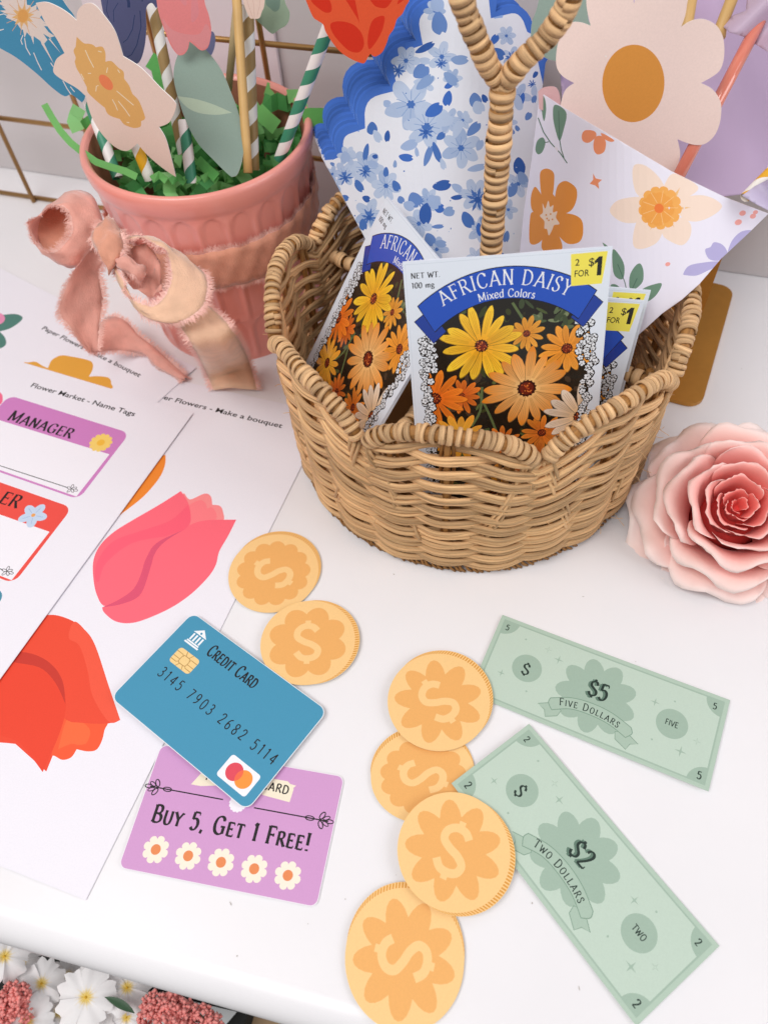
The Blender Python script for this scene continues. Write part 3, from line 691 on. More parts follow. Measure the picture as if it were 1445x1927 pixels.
shred_px([(282, 112, .47), (297, 124, .468), (303, 142, .465), (306, 165, .46), (312, 190, .455)], 30, '#5ba657')
shred_px([(500, 166, .462), (514, 172, .461), (529, 178, .46)], 22, '#86c873')
shred_px([(495, 190, .46), (511, 196, .456), (523, 190, .458), (540, 196, .452), (552, 186, .455)], 28, '#58a35a')
shred_px([(484, 206, .452), (500, 222, .447), (521, 240, .440)], 28, '#7cc46d')
shred_px([(570, 224, .436), (586, 222, .436), (604, 222, .437), (624, 224, .438)], 34, '#69b25c')
shred_px([(541, 182, .45), (556, 180, .449), (566, 196, .447), (570, 216, .44)], 24, '#8ccf7d')
shred_px([(318, 236, .44), (326, 255, .432), (322, 275, .43)], 36, '#55a156')
shred_px([(372, 300, .428), (390, 318, .42), (408, 334, .416)], 18, '#6ab862')
for q in ((300, 338), (335, 342), (362, 340), (395, 338)): shred_px([(q[0]-14, q[1], .4175), (q[0], q[1]-9, .420), (q[0]+14, q[1]+2, .417)], 14, random.choice(['#79bd6c', '#68b062']))
tag(mb.build('shredded_paper', GR), 'crinkled green shredded paper filling the pink pot', 'shredded paper', kind='stuff')

# ---------------------------------------------------------------- straws, sticks and paper flowers
def stripe_mat(name, c1, c2, turns, duty=.5, rough=.45):
    m = bpy.data.materials.new(name); m.use_nodes = True; nt = m.node_tree; N = nt.nodes; L = nt.links; b = N['Principled BSDF']
    b.inputs['Roughness'].default_value = rough
    uv = N.new('ShaderNodeUVMap'); sp = N.new('ShaderNodeSeparateXYZ'); L.new(uv.outputs[0], sp.inputs[0])
    mu = N.new('ShaderNodeMath'); mu.operation = 'MULTIPLY_ADD'; mu.inputs[1].default_value = turns; L.new(sp.outputs[1], mu.inputs[0]); L.new(sp.outputs[0], mu.inputs[2])
    fr = N.new('ShaderNodeMath'); fr.operation = 'FRACT'; L.new(mu.outputs[0], fr.inputs[0])
    gt = N.new('ShaderNodeMath'); gt.operation = 'GREATER_THAN'; gt.inputs[1].default_value = duty; L.new(fr.outputs[0], gt.inputs[0])
    mx = N.new('ShaderNodeMix'); mx.data_type = 'RGBA'; mx.inputs[6].default_value = (*lin(c1), 1); mx.inputs[7].default_value = (*lin(c2), 1)
    L.new(gt.outputs[0], mx.inputs[0]); L.new(mx.outputs[2], b.inputs['Base Color'])
    return m
S_GREEN = stripe_mat('green_white_stripes', '#f3e9e6', '#3d8a6c', 62)
S_GOLD = stripe_mat('gold_white_stripes', '#efeeea', '#a18453', 62, .45)
S_YEL = stripe_mat('yellow_white_stripes', '#f1ece4', '#e4a81f', 62, .5)
def straw(a, b, m, parent=None, rad=.00305, name='straw'):
    A, B = at(*a), at(*b); n = 14
    P = [A.lerp(B, i/(n-1)) for i in range(n)]
    vs, fs, uv = tube(P, rad, 24)
    # duplicate the seam so the stripes close
    uvs = {}
    me_v = []; me_f = []; me_u = []
    for i in range(n):
        for k in range(25): me_v.append(vs[i*24+k % 24]); me_u.append((k/24, uv[i*24][1]))
    for i in range(n-1):
        for k in range(24): me_f.append((i*25+k, i*25+k+1, (i+1)*25+k+1, (i+1)*25+k))
    return mesh(name, me_v, me_f, m, parent, smooth=True, uvs=me_u)
PAPEREDGE = mat('cut_paper_edge', '#f2ebe6', rough=.75)
def cutout(name, D, outline, art, parent, thick=.0004, pm=MATTE, em=None, bgcol=None):
    """card cut along a traced outline (pixels) on a Depth surface"""
    xs = [p[0] for p in outline]; ys = [p[1] for p in outline]
    A_ = Art(); A_.add(outline, bgcol)
    if art: A_.sh += art.sh
    st = 14
    g = [(x, y) for x in np.arange(min(xs)+3, max(xs), st) for y in np.arange(min(ys)+3, max(ys), st) if inside(x, y, outline)] if D.b else None
    o = A_.build(name, lambda x, y: D(x, y, .0), pm, parent, clip=outline, grid=g, smooth=False)
    # back and edge
    n = len(outline); ar = sum(outline[i][0]*outline[(i+1) % n][1]-outline[(i+1) % n][0]*outline[i][1] for i in range(n))
    rv, _, rf, _, _, _ = delaunay_2d_cdt([V(p[:2]) for p in outline]+[V(q) for q in (g or [])], [], [list(range(n)) if ar > 0 else list(range(n-1, -1, -1))], 1, 1e-5)
    W0 = [D(v.x, v.y, -.00003) for v in rv]; W1 = [D(v.x, v.y, -thick) for v in rv]; k = len(rv)
    fs = [tuple(f) for f in rf]+[tuple(i+k for i in reversed(f)) for f in rf]
    es = {(f[i], f[(i+1) % len(f)]) for f in rf for i in range(len(f))}
    for (i, j) in es:
        if (j, i) not in es: fs.append((i, i+k, j+k, j))
    mesh('card_back', W0+W1, fs, em or PAPEREDGE, parent)
    return o
def paper_flower(label, D, outline, bg, art, base, straws=(), name='paper_flower', cat='paper flower'):
    t = thing(name, label, cat, tuple(base))
    for a, b, m in straws: straw(a, b, m, t)
    cutout('petals' if 'flower' in name or 'tulip' in name else 'leaf_blade', D, outline, art, t, bgcol=bg)
    return t
def Zb(s, k): 
    return lambda pts: [(x/s+k[0], y/s+k[1], *r_) for x, y, *r_ in pts]
BASE = PC_+V((0, 0, .09))
# blue flower with white burst (top left)
D = Depth((0, 0, .375), (150, 190, .425), (60, -20, .37))
ol = spline([(-60, -60, 1), (-60, 52, 1), (0, 90), (31, 108), (68, 137), (100, 166), (122, 181), (135, 178), (155, 193, 1), (162, 178), (168, 120), (145, 40, 1), (138, 26), (127, 12), (112, -12), (90, -60, 1)])
a = Art(); bc = (44, 30)
burst = []
random.seed(3)
tips = [(12, 33), (41, 56), (47, 71), (60, 70), (64, 83), (77, 77), (103, 122), (90, 75), (98, 73), (115, 100), (104, 68), (92, 60), (100, 50), (88, 45), (84, 22), (70, 8), (58, 10), (50, -5), (30, -14), (10, -20), (-10, -12), (-6, 4), (4, 12), (0, 20)]
for i, p in enumerate(tips):
    q = tips[(i+1) % len(tips)]; burst.append(p); burst.append(((p[0]+q[0])*.38+bc[0]*.24, (p[1]+q[1])*.38+bc[1]*.24))
a.add(burst, '#f6e6dc')
a.add([(bc[0]+(24 if k % 2 else 13)*math.cos(R(k*18+10))*.9, bc[1]+(24 if k % 2 else 13)*math.sin(R(k*18+10))) for k in range(20)], '#f6c684')
a.add(ell(*bc, 10, 12), '#f2b264')
for L in ([(44, 66), (40, 76), (43, 84)], [(47, 72), (50, 90), (58, 104)], [(64, 99), (71, 116), (79, 132)], [(0, 28), (8, 26), (14, 29)], [(0, 57), (8, 55)], [(96, 118), (101, 126)], [(119, 152), (127, 167), (136, 180)], [(133, 163), (141, 173)]): a.line(L, 1.7, '#f6efea')
for k in range(12):
    an = R(k*30+8); a.line([(bc[0]+12*math.cos(an), bc[1]+12*math.sin(an)), (bc[0]+33*math.cos(an), bc[1]+36*math.sin(an))], 1.1, '#ecb98a')
paper_flower('bright blue paper flower with a white burst, top left corner', D, ol, '#4f9cc2', a, BASE+V((-.03, 0, 0)), [((160, 172, .430), (222, 335, .438), S_GREEN)])
# cream daffodil
D = Depth((68, 6, .365), (331, 333, .405), (102, 130, .395))
ol = spline([(68, 6, 1), (87, 4), (108, 12), (129, 25), (145, 39, 1), (146, 23), (154, 11), (166, 6), (178, 9), (193, 25), (214, 54), (224, 79), (232, 106, 1), (266, 128), (301, 164), (328, 190), (331, 204), (319, 230), (299, 239, 1), (312, 261), (323, 300), (331, 333, 1), (306, 316), (278, 292), (259, 270, 1), (246, 281), (235, 284), (216, 276), (193, 253), (176, 226), (166, 199), (162, 181, 1), (145, 166), (116, 149), (102, 137), (102, 124), (108, 110), (122, 100, 1), (106, 71), (89, 48), (77, 25)])
a = Art()
a.add(spline([(145, 69, 1), (158, 81), (166, 82, 1), (175, 84), (181, 89, 1), (193, 88), (199, 100), (199, 116, 1), (210, 115), (220, 124), (224, 128, 1), (233, 135), (234, 148, 1), (243, 160), (247, 170), (250, 177, 1), (262, 190), (272, 215), (273, 224), (266, 228, 1), (265, 238), (254, 241), (245, 239, 1), (234, 234), (226, 224, 1), (213, 220), (203, 214), (198, 203, 1), (181, 189), (166, 174), (164, 164, 1), (152, 141), (145, 129), (141, 116, 1), (143, 108), (139, 96), (143, 88, 1)]), '#e9b46c')
for L in ([(161, 94), (168, 110), (177, 127)], [(203, 127), (201, 137)], [(220, 171), (240, 188), (252, 198)], [(223, 190), (236, 206), (245, 219)], [(212, 187), (218, 198), (222, 208)], [(153, 139), (159, 150)], [(181, 172), (182, 162), (186, 161)], [(185, 96), (192, 98)], [(166, 138), (172, 138)], [(222, 131), (226, 137)], [(239, 230), (244, 231)]): a.line(L, 1.6, '#f6e3c4')
a.add(ell(200, 155, 17.5, 9.5, 50), '#f3895a')
paper_flower('cream paper daffodil with an ochre centre, front left in the pink pot', D, ol, '#f3d9cc', a, BASE+V((-.02, -.02, 0)), [((252, 262, .412), (283, 338, .425), S_YEL)])
# periwinkle flower
D = Depth((200, 0, .385), (265, 115, .42), (290, 0, .385))
ol = spline([(180, -60, 1), (192, 10), (200, 38), (218, 65), (230, 102), (242, 114), (257, 120), (266, 111), (273, 86), (276, 54), (275, 22), (279, 9), (287, 6), (296, 14), (300, -20, 1), (298, -60, 1)])
a = Art()
for L, w1 in (([(240, -6), (243, 6), (243, 14)], 5.5), ([(254, 28), (250, 55), (240, 74), (232, 80)], 1.6), ([(264, 20), (266, 50), (258, 85), (248, 103), (240, 107)], 1.7), ([(223, 5), (214, 20), (215, 42)], 1.4), ([(203, 0), (201, 20), (206, 34)], 1.4), ([(270, -10), (268, 3)], 2)): a.line(L, w1, '#47578a')
paper_flower('periwinkle blue paper flower with dark veins, behind the cream daffodil', D, ol, '#7379a9', a, BASE+V((-.01, .01, 0)), [((286, 4, .40), (346, 290, .432), S_GOLD)])
# pink tulip
D = Depth((300, 0, .372), (385, 90, .392), (390, 0, .374))
ol = spline([(292, -60, 1), (295, 0), (301, 31), (311, 59), (322, 86), (334, 102), (341, 104), (348, 101), (354, 92), (357, 78, 1), (367, 86), (375, 93), (382, 95), (391, 90), (396, 75), (398, 54), (393, 27), (385, 0), (382, -60, 1)])
a = Art()
a.add(spline([(306, 35), (322, 54), (345, 63), (375, 64), (388, 45), (396, 60), (394, 80), (383, 92), (370, 84), (357, 76), (352, 92), (340, 101), (332, 98), (318, 70)]), '#f6a1a4')
a.add(spline([(366, -30), (372, 0), (374, 28), (362, 42), (360, 20), (362, -10)]), '#f59aa0')
a.add(spline([(340, -30), (352, 6), (345, 8), (336, -10)]), '#f59aa0')
paper_flower('pink paper tulip hanging over the grey-green leaf', D, ol, '#fb9798', a, BASE+V((.0, 0, 0)), name='paper_tulip')
# grey green leaf on green straw
D = Depth((360, 80, .398), (436, 333, .410), (330, 150, .402))
ol = spline([(357, 77, 1), (345, 90), (335, 104), (328, 128), (328, 153), (337, 189), (353, 234), (373, 270), (398, 297), (425, 324), (436, 333, 1), (447, 328), (456, 300), (459, 266), (450, 216), (434, 171), (416, 130), (391, 97), (372, 82)])
a = Art(); a.add(spline([(334, 181, 1), (367, 186), (403, 197), (437, 212, 1), (407, 216), (373, 212), (350, 200)]), '#a9b8a3')
paper_flower('large grey-green paper leaf in the middle of the pink pot', D, ol, '#8a9d92', a, BASE+V((.01, -.01, 0)), [((346, 225, .408), (361, 345, .42), S_GREEN)], name='paper_leaf', cat='paper leaf')
# bamboo stick and tan strip, blush flower back with sage leaf
t = thing('bamboo_stick', 'bare bamboo stick standing in the pink pot', 'stick', tuple(BASE+V((.03, 0, 0))))
BAM = mat('bamboo', '#d8ae6d', rough=.5, noise=.18, nscale=30)
A_, B_ = at(444, -30, .385), at(467, 325, .412)
v, f, u_ = tube([A_.lerp(B_, i/6)+V((0, 0, .0003*math.sin(i*2))) for i in range(7)], .0024, 10); mesh('rod', v, f, BAM, t, smooth=True)
t = thing('bamboo_stick', 'pale flat stick leaning behind the bare bamboo stick', 'stick', tuple(BASE+V((.02, .02, 0))))
A_, B_ = at(450, -30, .42), at(430, 170, .45)
v, f, u_ = tube([A_, B_], .0021, 10); mesh('rod', v, f, mat('olive_stick', '#b09b72', rough=.6), t, smooth=True)
D = Depth((460, 0, .385), (488, 34, .39), (500, 0, .385))
ol = spline([(452, -60, 1), (457, -5), (462, 16), (470, 33), (476, 35), (488, 34), (493, 22), (498, 5), (500, -60, 1)])
a = Art()
for L in ([(462, -10), (468, 10), (476, 34)], [(472, -20), (478, 10), (479, 33)], [(490, -10), (489, 10), (484, 32)]): a.line(L, .9, '#d9b5a6')
t = paper_flower('blush ribbed paper flower above the gold striped straw', D, ol, '#e9cdbf', a, BASE+V((.03, .01, 0)), [((466, 10, .395), (478, 320, .428), S_GOLD)])
D = Depth((500, 0, .40), (513, 62, .405), (540, 10, .40))
ol = spline([(478, 33, 1), (492, 24), (500, -60, 1), (530, -60, 1), (536, 0), (545, 22), (544, 38), (538, 48), (526, 55), (515, 63), (508, 61), (496, 50)])
a = Art(); a.add(spline([(500, 5), (505, -20), (524, -20), (527, 12), (518, 22), (508, 15)]), '#70887a')
paper_flower('dusty sage paper leaf beside the blush flower at the top edge', D, ol, '#8ea089', a, BASE+V((.035, .01, 0)), name='paper_leaf', cat='paper leaf')
D = Depth((395, 60, .42), (400, 100, .43), (404, 80, .425))
ol = ell(394, 84, 11, 26, 10)
paper_flower('sliver of periwinkle paper petal behind the pink tulip', D, ol, '#8f94c4', None, BASE+V((.01, .02, 0)), name='paper_flower')
# red poppy on a green straw
D = Depth((590, 0, .345), (690, 110, .362), (760, 0, .345))
ol = spline([(540, -80, 1), (572, -8), (588, 30), (598, 39), (608, 46), (613, 60), (627, 82), (641, 98), (657, 109), (672, 116), (685, 119), (692, 108), (697, 101, 1), (703, 106), (710, 105), (720, 97), (728, 80), (732, 67), (741, 54), (747, 36), (757, 26), (764, 11), (772, -8), (780, -80, 1)])
a = Art()
for P in ([(585, 0), (600, 16), (614, 24), (624, 20), (622, 4), (610, -14), (590, -20)], [(622, 45), (640, 40), (664, 46), (680, 62), (685, 84), (676, 98), (658, 96), (640, 80), (626, 62)], [(640, -20), (656, 8), (672, 34), (676, 42), (670, 10), (662, -20)], [(700, 40), (716, 30), (724, 34), (718, 60), (704, 84), (694, 92), (692, 70)], [(690, -20), (700, 5), (712, 14), (730, 12), (742, -20)], [(748, 8), (752, -6), (758, -20), (764, -6)]):
    a.add(spline(P), '#d7331d')
paper_flower('red paper poppy with darker blotches on a green striped straw', D, ol, '#e65a34', a, BASE+V((.04, 0, 0)), [((622, 40, .37), (526, 300, .425), S_GREEN)])

# ---------------------------------------------------------------- frayed fabric bow on the pot
CLOTH = mat('blush_velvet', '#f4b0a0', rough=.9, sheen=.6, noise=.16, nscale=110, bump=.0003, bscale=1400, trans=.08)
CLOTH2 = mat('peach_cloth', '#f4c6a6', rough=.9, sheen=.6, noise=.13, nscale=110, bump=.0003, bscale=1400, trans=.08)
CLOTH3 = mat('rust_cloth', '#e39f84', rough=.9, sheen=.6, noise=.14, nscale=110, bump=.0003, bscale=1400)
FRAY = mat('frayed_threads', '#f9c8bc', rough=.9, sheen=.4)
bow = thing('ribbon_bow', 'frayed blush fabric ribbon tied in a bow round the pink pot', 'ribbon', tuple(at(194, 446, .40)))
random.seed(11)
def fray(edge, out, name, L=.0036, dens=8200):
    """edge: points; out: outward directions"""
    vs = []; fs = []
    for i in range(len(edge)-1):
        a_, b_ = edge[i], edge[i+1]; n = max(1, int((b_-a_).length*dens))
        for k in range(n):
            q = random.random(); p = a_.lerp(b_, q); d = (out[i].lerp(out[i+1], q)).normalized()
            tn = (b_-a_).normalized(); d = (d+tn*random.uniform(-.7, .7)+V((random.uniform(-.3, .3),)*3)).normalized()
            l_ = L*random.uniform(.4, 1.25); w_ = tn*.00013; m_ = p+d*l_*.55+V((0, 0, random.uniform(-.0004, .0004)))
            o = len(vs); vs += [p-w_-d*.0006, p+w_-d*.0006, m_+w_*.8, m_-w_*.8, p+d*l_+tn*random.uniform(-.0009, .0009)]
            fs += [(o, o+1, o+2, o+3), (o+3, o+2, o+4)]
    return mesh(name, vs, fs, FRAY, bow, kind='stuff')
def csp(P, n=4, closed=False):
    N = len(P); out = []
    for i in range(N if closed else N-1):
        p1, p2 = P[i], P[(i+1) % N]; p0 = P[(i-1) % N] if (closed or i) else p1*2-p2; p3 = P[(i+2) % N] if (closed or i < N-2) else p2*2-p1
        for k in range(n):
            t = k/n; out.append(.5*((2*p1)+(-p0+p2)*t+(2*p0-5*p1+4*p2-p3)*t*t+(-p0+3*p1-3*p2+p3)*t**3))
    if not closed: out.append(P[-1])
    return out
def cloth(name, ea, eb, m, closed=False, bulge=.0, frA=True, frB=True, mid=7, wr=.0006):
    """ribbon surface between two edges (world points)"""
    A_ = csp(ea, 5, closed); B_ = csp(eb, 5, closed); n = len(A_); vs = []
    cen = sum(A_+B_, V())/(2*n)
    for i in range(n):
        for k in range(mid):
            s_ = k/(mid-1); p = A_[i].lerp(B_[i], s_)
            if closed: d = (p-cen); d = (d-(B_[i]-A_[i]).normalized()*d.dot((B_[i]-A_[i]).normalized())).normalized()
            else:
                tn = (A_[min(n-1, i+1)]-A_[max(0, i-1)]); d = tn.cross(B_[i]-A_[i]).normalized()
                if d.dot(CAM-p) < 0: d = -d
            p = p+d*(bulge*math.sin(PI*s_)+wr*math.sin(i*.9+k*1.3)+wr*.8*math.sin(i*.37-k*2.1)+wr*.45*math.sin(i*2.3+k*.7)*math.sin(k*1.9+i*.21))
            vs.append(p)
    fs = []
    for i in range(n if closed else n-1):
        j = (i+1) % n
        for k in range(mid-1): fs.append((i*mid+k, j*mid+k, j*mid+k+1, i*mid+k+1))
    o = mesh(name, vs, fs, m, bow, smooth=True)
    md = o.modifiers.new('sol', 'SOLIDIFY'); md.thickness = .0003
    ea_ = [vs[i*mid] for i in range(n)]; eb_ = [vs[i*mid+mid-1] for i in range(n)]
    ia = [vs[i*mid+1] for i in range(n)]; ib = [vs[i*mid+mid-2] for i in range(n)]
    if closed: ea_.append(ea_[0]); eb_.append(eb_[0]); ia.append(ia[0]); ib.append(ib[0])
    if frA: fray(ea_, [a-b for a, b in zip(ea_, ia)], 'fray')
    if frB: fray(eb_, [a-b for a, b in zip(eb_, ib)], 'fray')
    return o
z4 = lambda P: [(x/2.58, y/2.58+330, *r_) for x, y, *r_ in P]
def pts3(P): return [at(*p) for p in P]
# band round the pot
ea = []; eb = []
for k in range(49):
    th = 2*PI*k/48-2.2
    dz = .0012*math.sin(3*th)+.004*math.cos(th-1)
    ea.append(PC_+V((math.cos(th), math.sin(th), 0))*(pot_r(.092)+.0016)+V((0, 0, .0905+dz)))
    eb.append(PC_+V((math.cos(th), math.sin(th), 0))*(pot_r(.066)+.0022)+V((0, 0, .0660+dz*1.3)))
cloth('band', ea, eb, CLOTH3, wr=.0005, bulge=.0008)
# left loop, a rolled tube of ribbon opening towards the viewer's left
near = [(205, 190), (290, 145), (345, 200), (350, 270), (300, 345), (225, 370), (165, 325), (140, 245)]
far = [(330, 90), (430, 85), (500, 200), (520, 300), (460, 400), (380, 450), (300, 420), (250, 250)]
nz = [.396, .392, .394, .392, .386, .384, .388, .394]; fz = [.418, .415, .41, .405, .398, .398, .405, .42]
cloth('bow_loop', pts3(z4([(x, y, z) for (x, y), z in zip(near, nz)])), pts3(z4([(x, y, z) for (x, y), z in zip(far, fz)])), CLOTH, closed=True, frB=False, bulge=.0015)
mid_ = [pts3(z4([(x*.62+x2*.38, y*.62+y2*.38, z*.5+z2*.5)]))[0] for (x, y), (x2, y2), z, z2 in zip(near, far, nz, fz)]
mc = sum(mid_, V())/8+fw*.010
cv = csp(mid_, 4, True); n = len(cv)
mesh('inner_fold', cv+[mc], [(i, (i+1) % n, n) for i in range(n)], CLOTH3, bow, smooth=True)
# right loop, peach side out
near = [(560, 400), (605, 322), (715, 310), (800, 360), (832, 460), (815, 560), (745, 632), (660, 608), (600, 520)]
far = [(548, 385), (625, 302), (770, 318), (890, 392), (1000, 490), (985, 640), (840, 722), (690, 672), (575, 490)]
nz = [.386, .385, .384, .382, .378, .374, .372, .374, .38]; fz = [.392, .394, .394, .39, .384, .374, .370, .372, .382]
cloth('bow_loop', pts3(z4([(x, y, z-.004) for (x, y), z in zip(near, nz)])), pts3(z4([(x, y, z) for (x, y), z in zip(far, fz)])), CLOTH2, closed=True, bulge=.001)
# crumpled inside of the right loop
cloth('inner_fold', pts3(z4([(575, 400, .385), (640, 350, .388), (730, 350, .388), (780, 420, .386)])), pts3(z4([(600, 500, .38), (660, 560, .382), (720, 580, .382), (790, 560, .38)])), CLOTH, bulge=-.004, wr=.002, frA=False, frB=False)
cloth('inner_fold', pts3(z4([(560, 395, .379), (600, 380, .378), (650, 420, .378), (690, 450, .38)])), pts3(z4([(585, 455, .378), (640, 480, .376), (680, 510, .377), (700, 500, .38)])), CLOTH, bulge=.004, wr=.001, frA=False)
# tails
def tz(x, y, h): return depth(gz(x, y, h))
cloth('tail', pts3(z4([(445, 350, .389), (360, 470, .389), (290, 640, .389), (345, 745, .396), (435, 862, .404)])), pts3(z4([(515, 400, .391), (480, 480, .399), (505, 600, .403), (490, 700, .404), (475, 850, .407)])), CLOTH, bulge=-.003)
def z4g(x, y, h): q = z4([(x, y)])[0]; return gz(q[0], q[1], h)
cloth('tail', [z4g(515, 690, .020), z4g(600, 700, .021), z4g(690, 790, .014), z4g(800, 880, .008), z4g(915, 985, .003)], [z4g(440, 862, .024), z4g(560, 850, .012), z4g(690, 868, .005), z4g(770, 935, .003), z4g(895, 1000, .0022)], CLOTH, bulge=.002)
cloth('tail', pts3(z4([(830, 690, .378), (880, 740, .380), (945, 850, .392)]))+[z4g(1000, 960, .012), z4g(1035, 1042, .003)], pts3(z4([(985, 610, .384), (1080, 690, .387), (1150, 780, .394)]))+[z4g(1205, 880, .018), z4g(1252, 1042, .003)], CLOTH2, bulge=.003)
# knot
cloth('knot', pts3(z4([(520, 225, .398), (460, 260, .386), (450, 330, .378), (490, 400, .378), (535, 450, .384)])), pts3(z4([(560, 235, .396), (590, 270, .384), (600, 330, .377), (585, 400, .376), (560, 445, .382)])), CLOTH3, bulge=.004, wr=.001)

# ---------------------------------------------------------------- wicker basket
BC = V((.0536, .3009, 0)); YAW = R(-20)
def brad(z): return .0962+.016*z-(.004*(1-z/.008)**2 if z < .008 else 0)
def pol(th, r, z): return BC+V((math.cos(th)*r, math.sin(th)*r, z))
TH0 = R(-152-20.1)   # first valley, world angle
ZV, ZP = .0935, .1085
def phase(th): return ((th-TH0)/(2*PI)*8) % 1
def ztop(th): x = phase(th); return ZV+(ZP-ZV)*(1-abs(2*x-1)**2.6)
def cane(name, col, dark=.22):
    m = bpy.data.materials.new(name); m.use_nodes = True; nt = m.node_tree; N = nt.nodes; L = nt.links; b = N['Principled BSDF']
    b.inputs['Roughness'].default_value = .55; b.inputs['Specular IOR Level'].default_value = .35
    uv = N.new('ShaderNodeUVMap'); mp = N.new('ShaderNodeMapping'); mp.inputs['Scale'].default_value = (9, 55, 1); L.new(uv.outputs[0], mp.inputs[0])
    oi = N.new('ShaderNodeObjectInfo'); ad = N.new('ShaderNodeVectorMath'); ad.operation = 'ADD'; L.new(mp.outputs[0], ad.inputs[0])
    cx = N.new('ShaderNodeCombineXYZ'); ml = N.new('ShaderNodeMath'); ml.operation = 'MULTIPLY'; ml.inputs[1].default_value = 37; L.new(oi.outputs['Random'], ml.inputs[0]); L.new(ml.outputs[0], cx.inputs[2]); L.new(cx.outputs[0], ad.inputs[1])
    n1 = N.new('ShaderNodeTexNoise'); n1.inputs['Scale'].default_value = 1; n1.inputs['Detail'].default_value = 6; n1.inputs['Roughness'].default_value = .65; L.new(ad.outputs[0], n1.inputs['Vector'])
    cr = N.new('ShaderNodeValToRGB'); e = cr.color_ramp.elements; c = lin(col)
    e[0].position = .28; e[0].color = (*[q*.42 for q in c], 1); e[1].position = .72; e[1].color = (*[min(1, q*1.3) for q in c], 1)
    k = e.new(.45); k.color = (*[q*.9 for q in c], 1); k = e.new(.38); k.color = (*[q*.68 for q in c], 1); k = e.new(.58); k.color = (*[q*1.08 for q in c], 1)
    L.new(n1.outputs[0], cr.inputs[0])
    mr = N.new('ShaderNodeMapRange'); mr.inputs[3].default_value = 1-dark; mr.inputs[4].default_value = 1.12; L.new(oi.outputs['Random'], mr.inputs[0])
    vm = N.new('ShaderNodeVectorMath'); vm.operation = 'SCALE'; L.new(cr.outputs[0], vm.inputs[0]); L.new(mr.outputs[0], vm.inputs['Scale']); L.new(vm.outputs[0], b.inputs['Base Color'])
    # long fibres as relief
    m2 = N.new('ShaderNodeMapping'); m2.inputs['Scale'].default_value = (60, 30, 1); L.new(uv.outputs[0], m2.inputs[0])
    n2 = N.new('ShaderNodeTexNoise'); n2.inputs['Scale'].default_value = 1; n2.inputs['Detail'].default_value = 3; L.new(m2.outputs[0], n2.inputs['Vector'])
    bp = N.new('ShaderNodeBump'); bp.inputs['Distance'].default_value = .0003; bp.inputs['Strength'].default_value = .9; L.new(n2.outputs[0], bp.inputs['Height']); L.new(bp.outputs[0], b.inputs['Normal'])
    return m
CANE = cane('cane', '#f0c18c', .38); CANE2 = cane('cane_wrap', '#f0c28f', .32); CANED = cane('cane_core', '#a8763f')
bk = thing('wicker_basket', 'round wicker basket with scalloped rim, holding seed packets and napkins', 'basket', tuple(BC))
random.seed(21)
NS = 24; K = 21
def row(k, j, seed):
    """one reed of bundle k, j = -1, 0, 1; weaves past the stakes"""
    rnd = random.Random(seed); n = NS*12; P = []; ph = rnd.random()*6
    f = (k+.6)/K
    for i in range(n):
        th = 2*PI*i/n
        wv = math.cos(NS/2*th+PI*k)
        zt = ztop(th)-.0075
        z = .004+(ZV-.012)*f + (zt-(ZV-.008))*f**1.8
        z += (j*.00156)*(1+.22*wv)+.0005*math.sin(3*th+ph)+.0003*math.sin(11*th+ph*2)+.00025*math.sin(29*th+ph*3)+.0011*math.sin(NS*th+.6)*(.3+.7*f)*(1 if k % 2 else -1)*.6
        r = brad(z)+.0024*wv+.0003*math.sin(7*th+ph)-abs(j)*.0002
        P.append(pol(th, r, z))
    return P
for k in range(K):
    for j in (-1, 0, 1):
        v, f, u_ = tube(row(k, j, k*7+j), random.uniform(.00100, .00122), 6, closed=True)
        mesh('reed', v, f, CANE, bk, smooth=True, uvs=u_)
# stakes
for s_ in range(NS):
    th = 2*PI*(s_)/NS+.0001; zt = ztop(th)
    v, f, u_ = tube([pol(th, brad(z), z) for z in np.linspace(.002, zt-.002, 9)], .0015, 7)
    mesh('stake', v, f, CANED, bk, smooth=True, uvs=u_)
    # paired reeds climbing diagonally over the weave near the valleys
    for q in (-1, 1):
        P = []
        for i in range(13):
            t_ = i/12; z = .004+t_*(zt-.008); a_ = th+q*.018+.012*math.sin(t_*PI*3)*q
            P.append(pol(a_, brad(z)-.0012, z))
        v, f, u_ = tube(P, .0009, 6); mesh('stake', v, f, CANED, bk, smooth=True, uvs=u_)
for a8 in range(8):   # strands that sweep from each valley down across the rows
    thv = TH0+a8*PI/4
    for q in (-1, 1):
        for e in range(3):
            P = []
            for i in range(17):
                t_ = i/16; a_ = thv+q*(.02+.020*e+.20*t_**1.3); z = (ZV-.004)-.062*t_+.004*math.sin(t_*PI)
                P.append(pol(a_, brad(z)+.0016+.0030*math.cos(NS/2*a_+t_*9+e)*.6-.0016*t_, z))
            v, f, u_ = tube(P, .00095, 6); mesh('diagonal_reed', v, f, CANE, bk, smooth=True, uvs=u_)
# base disc and foot braid
vs = [pol(2*PI*k/48, .094, .0025) for k in range(48)]+[pol(2*PI*k/48, .094, .0045) for k in range(48)]
mesh('basket_floor', vs, [tuple(range(48, 96)), tuple(reversed(range(48)))]+[(i, (i+1) % 48, (i+1) % 48+48, i+48) for i in range(48)], CANED, bk)
mb = MB()
for k in range(210):
    th = 2*PI*k/210+random.uniform(-.006, .006); r = .0945
    v, f, u_ = tube([pol(th, r+.0006, .0060), pol(th+.022, r+.0026, .0032), pol(th+.045, r+.0012+random.random()*.0016, .0009)], .0008, 5); mb.add(v, f)
mb.build('foot_braid', CANED, bk, smooth=True, kind='stuff')
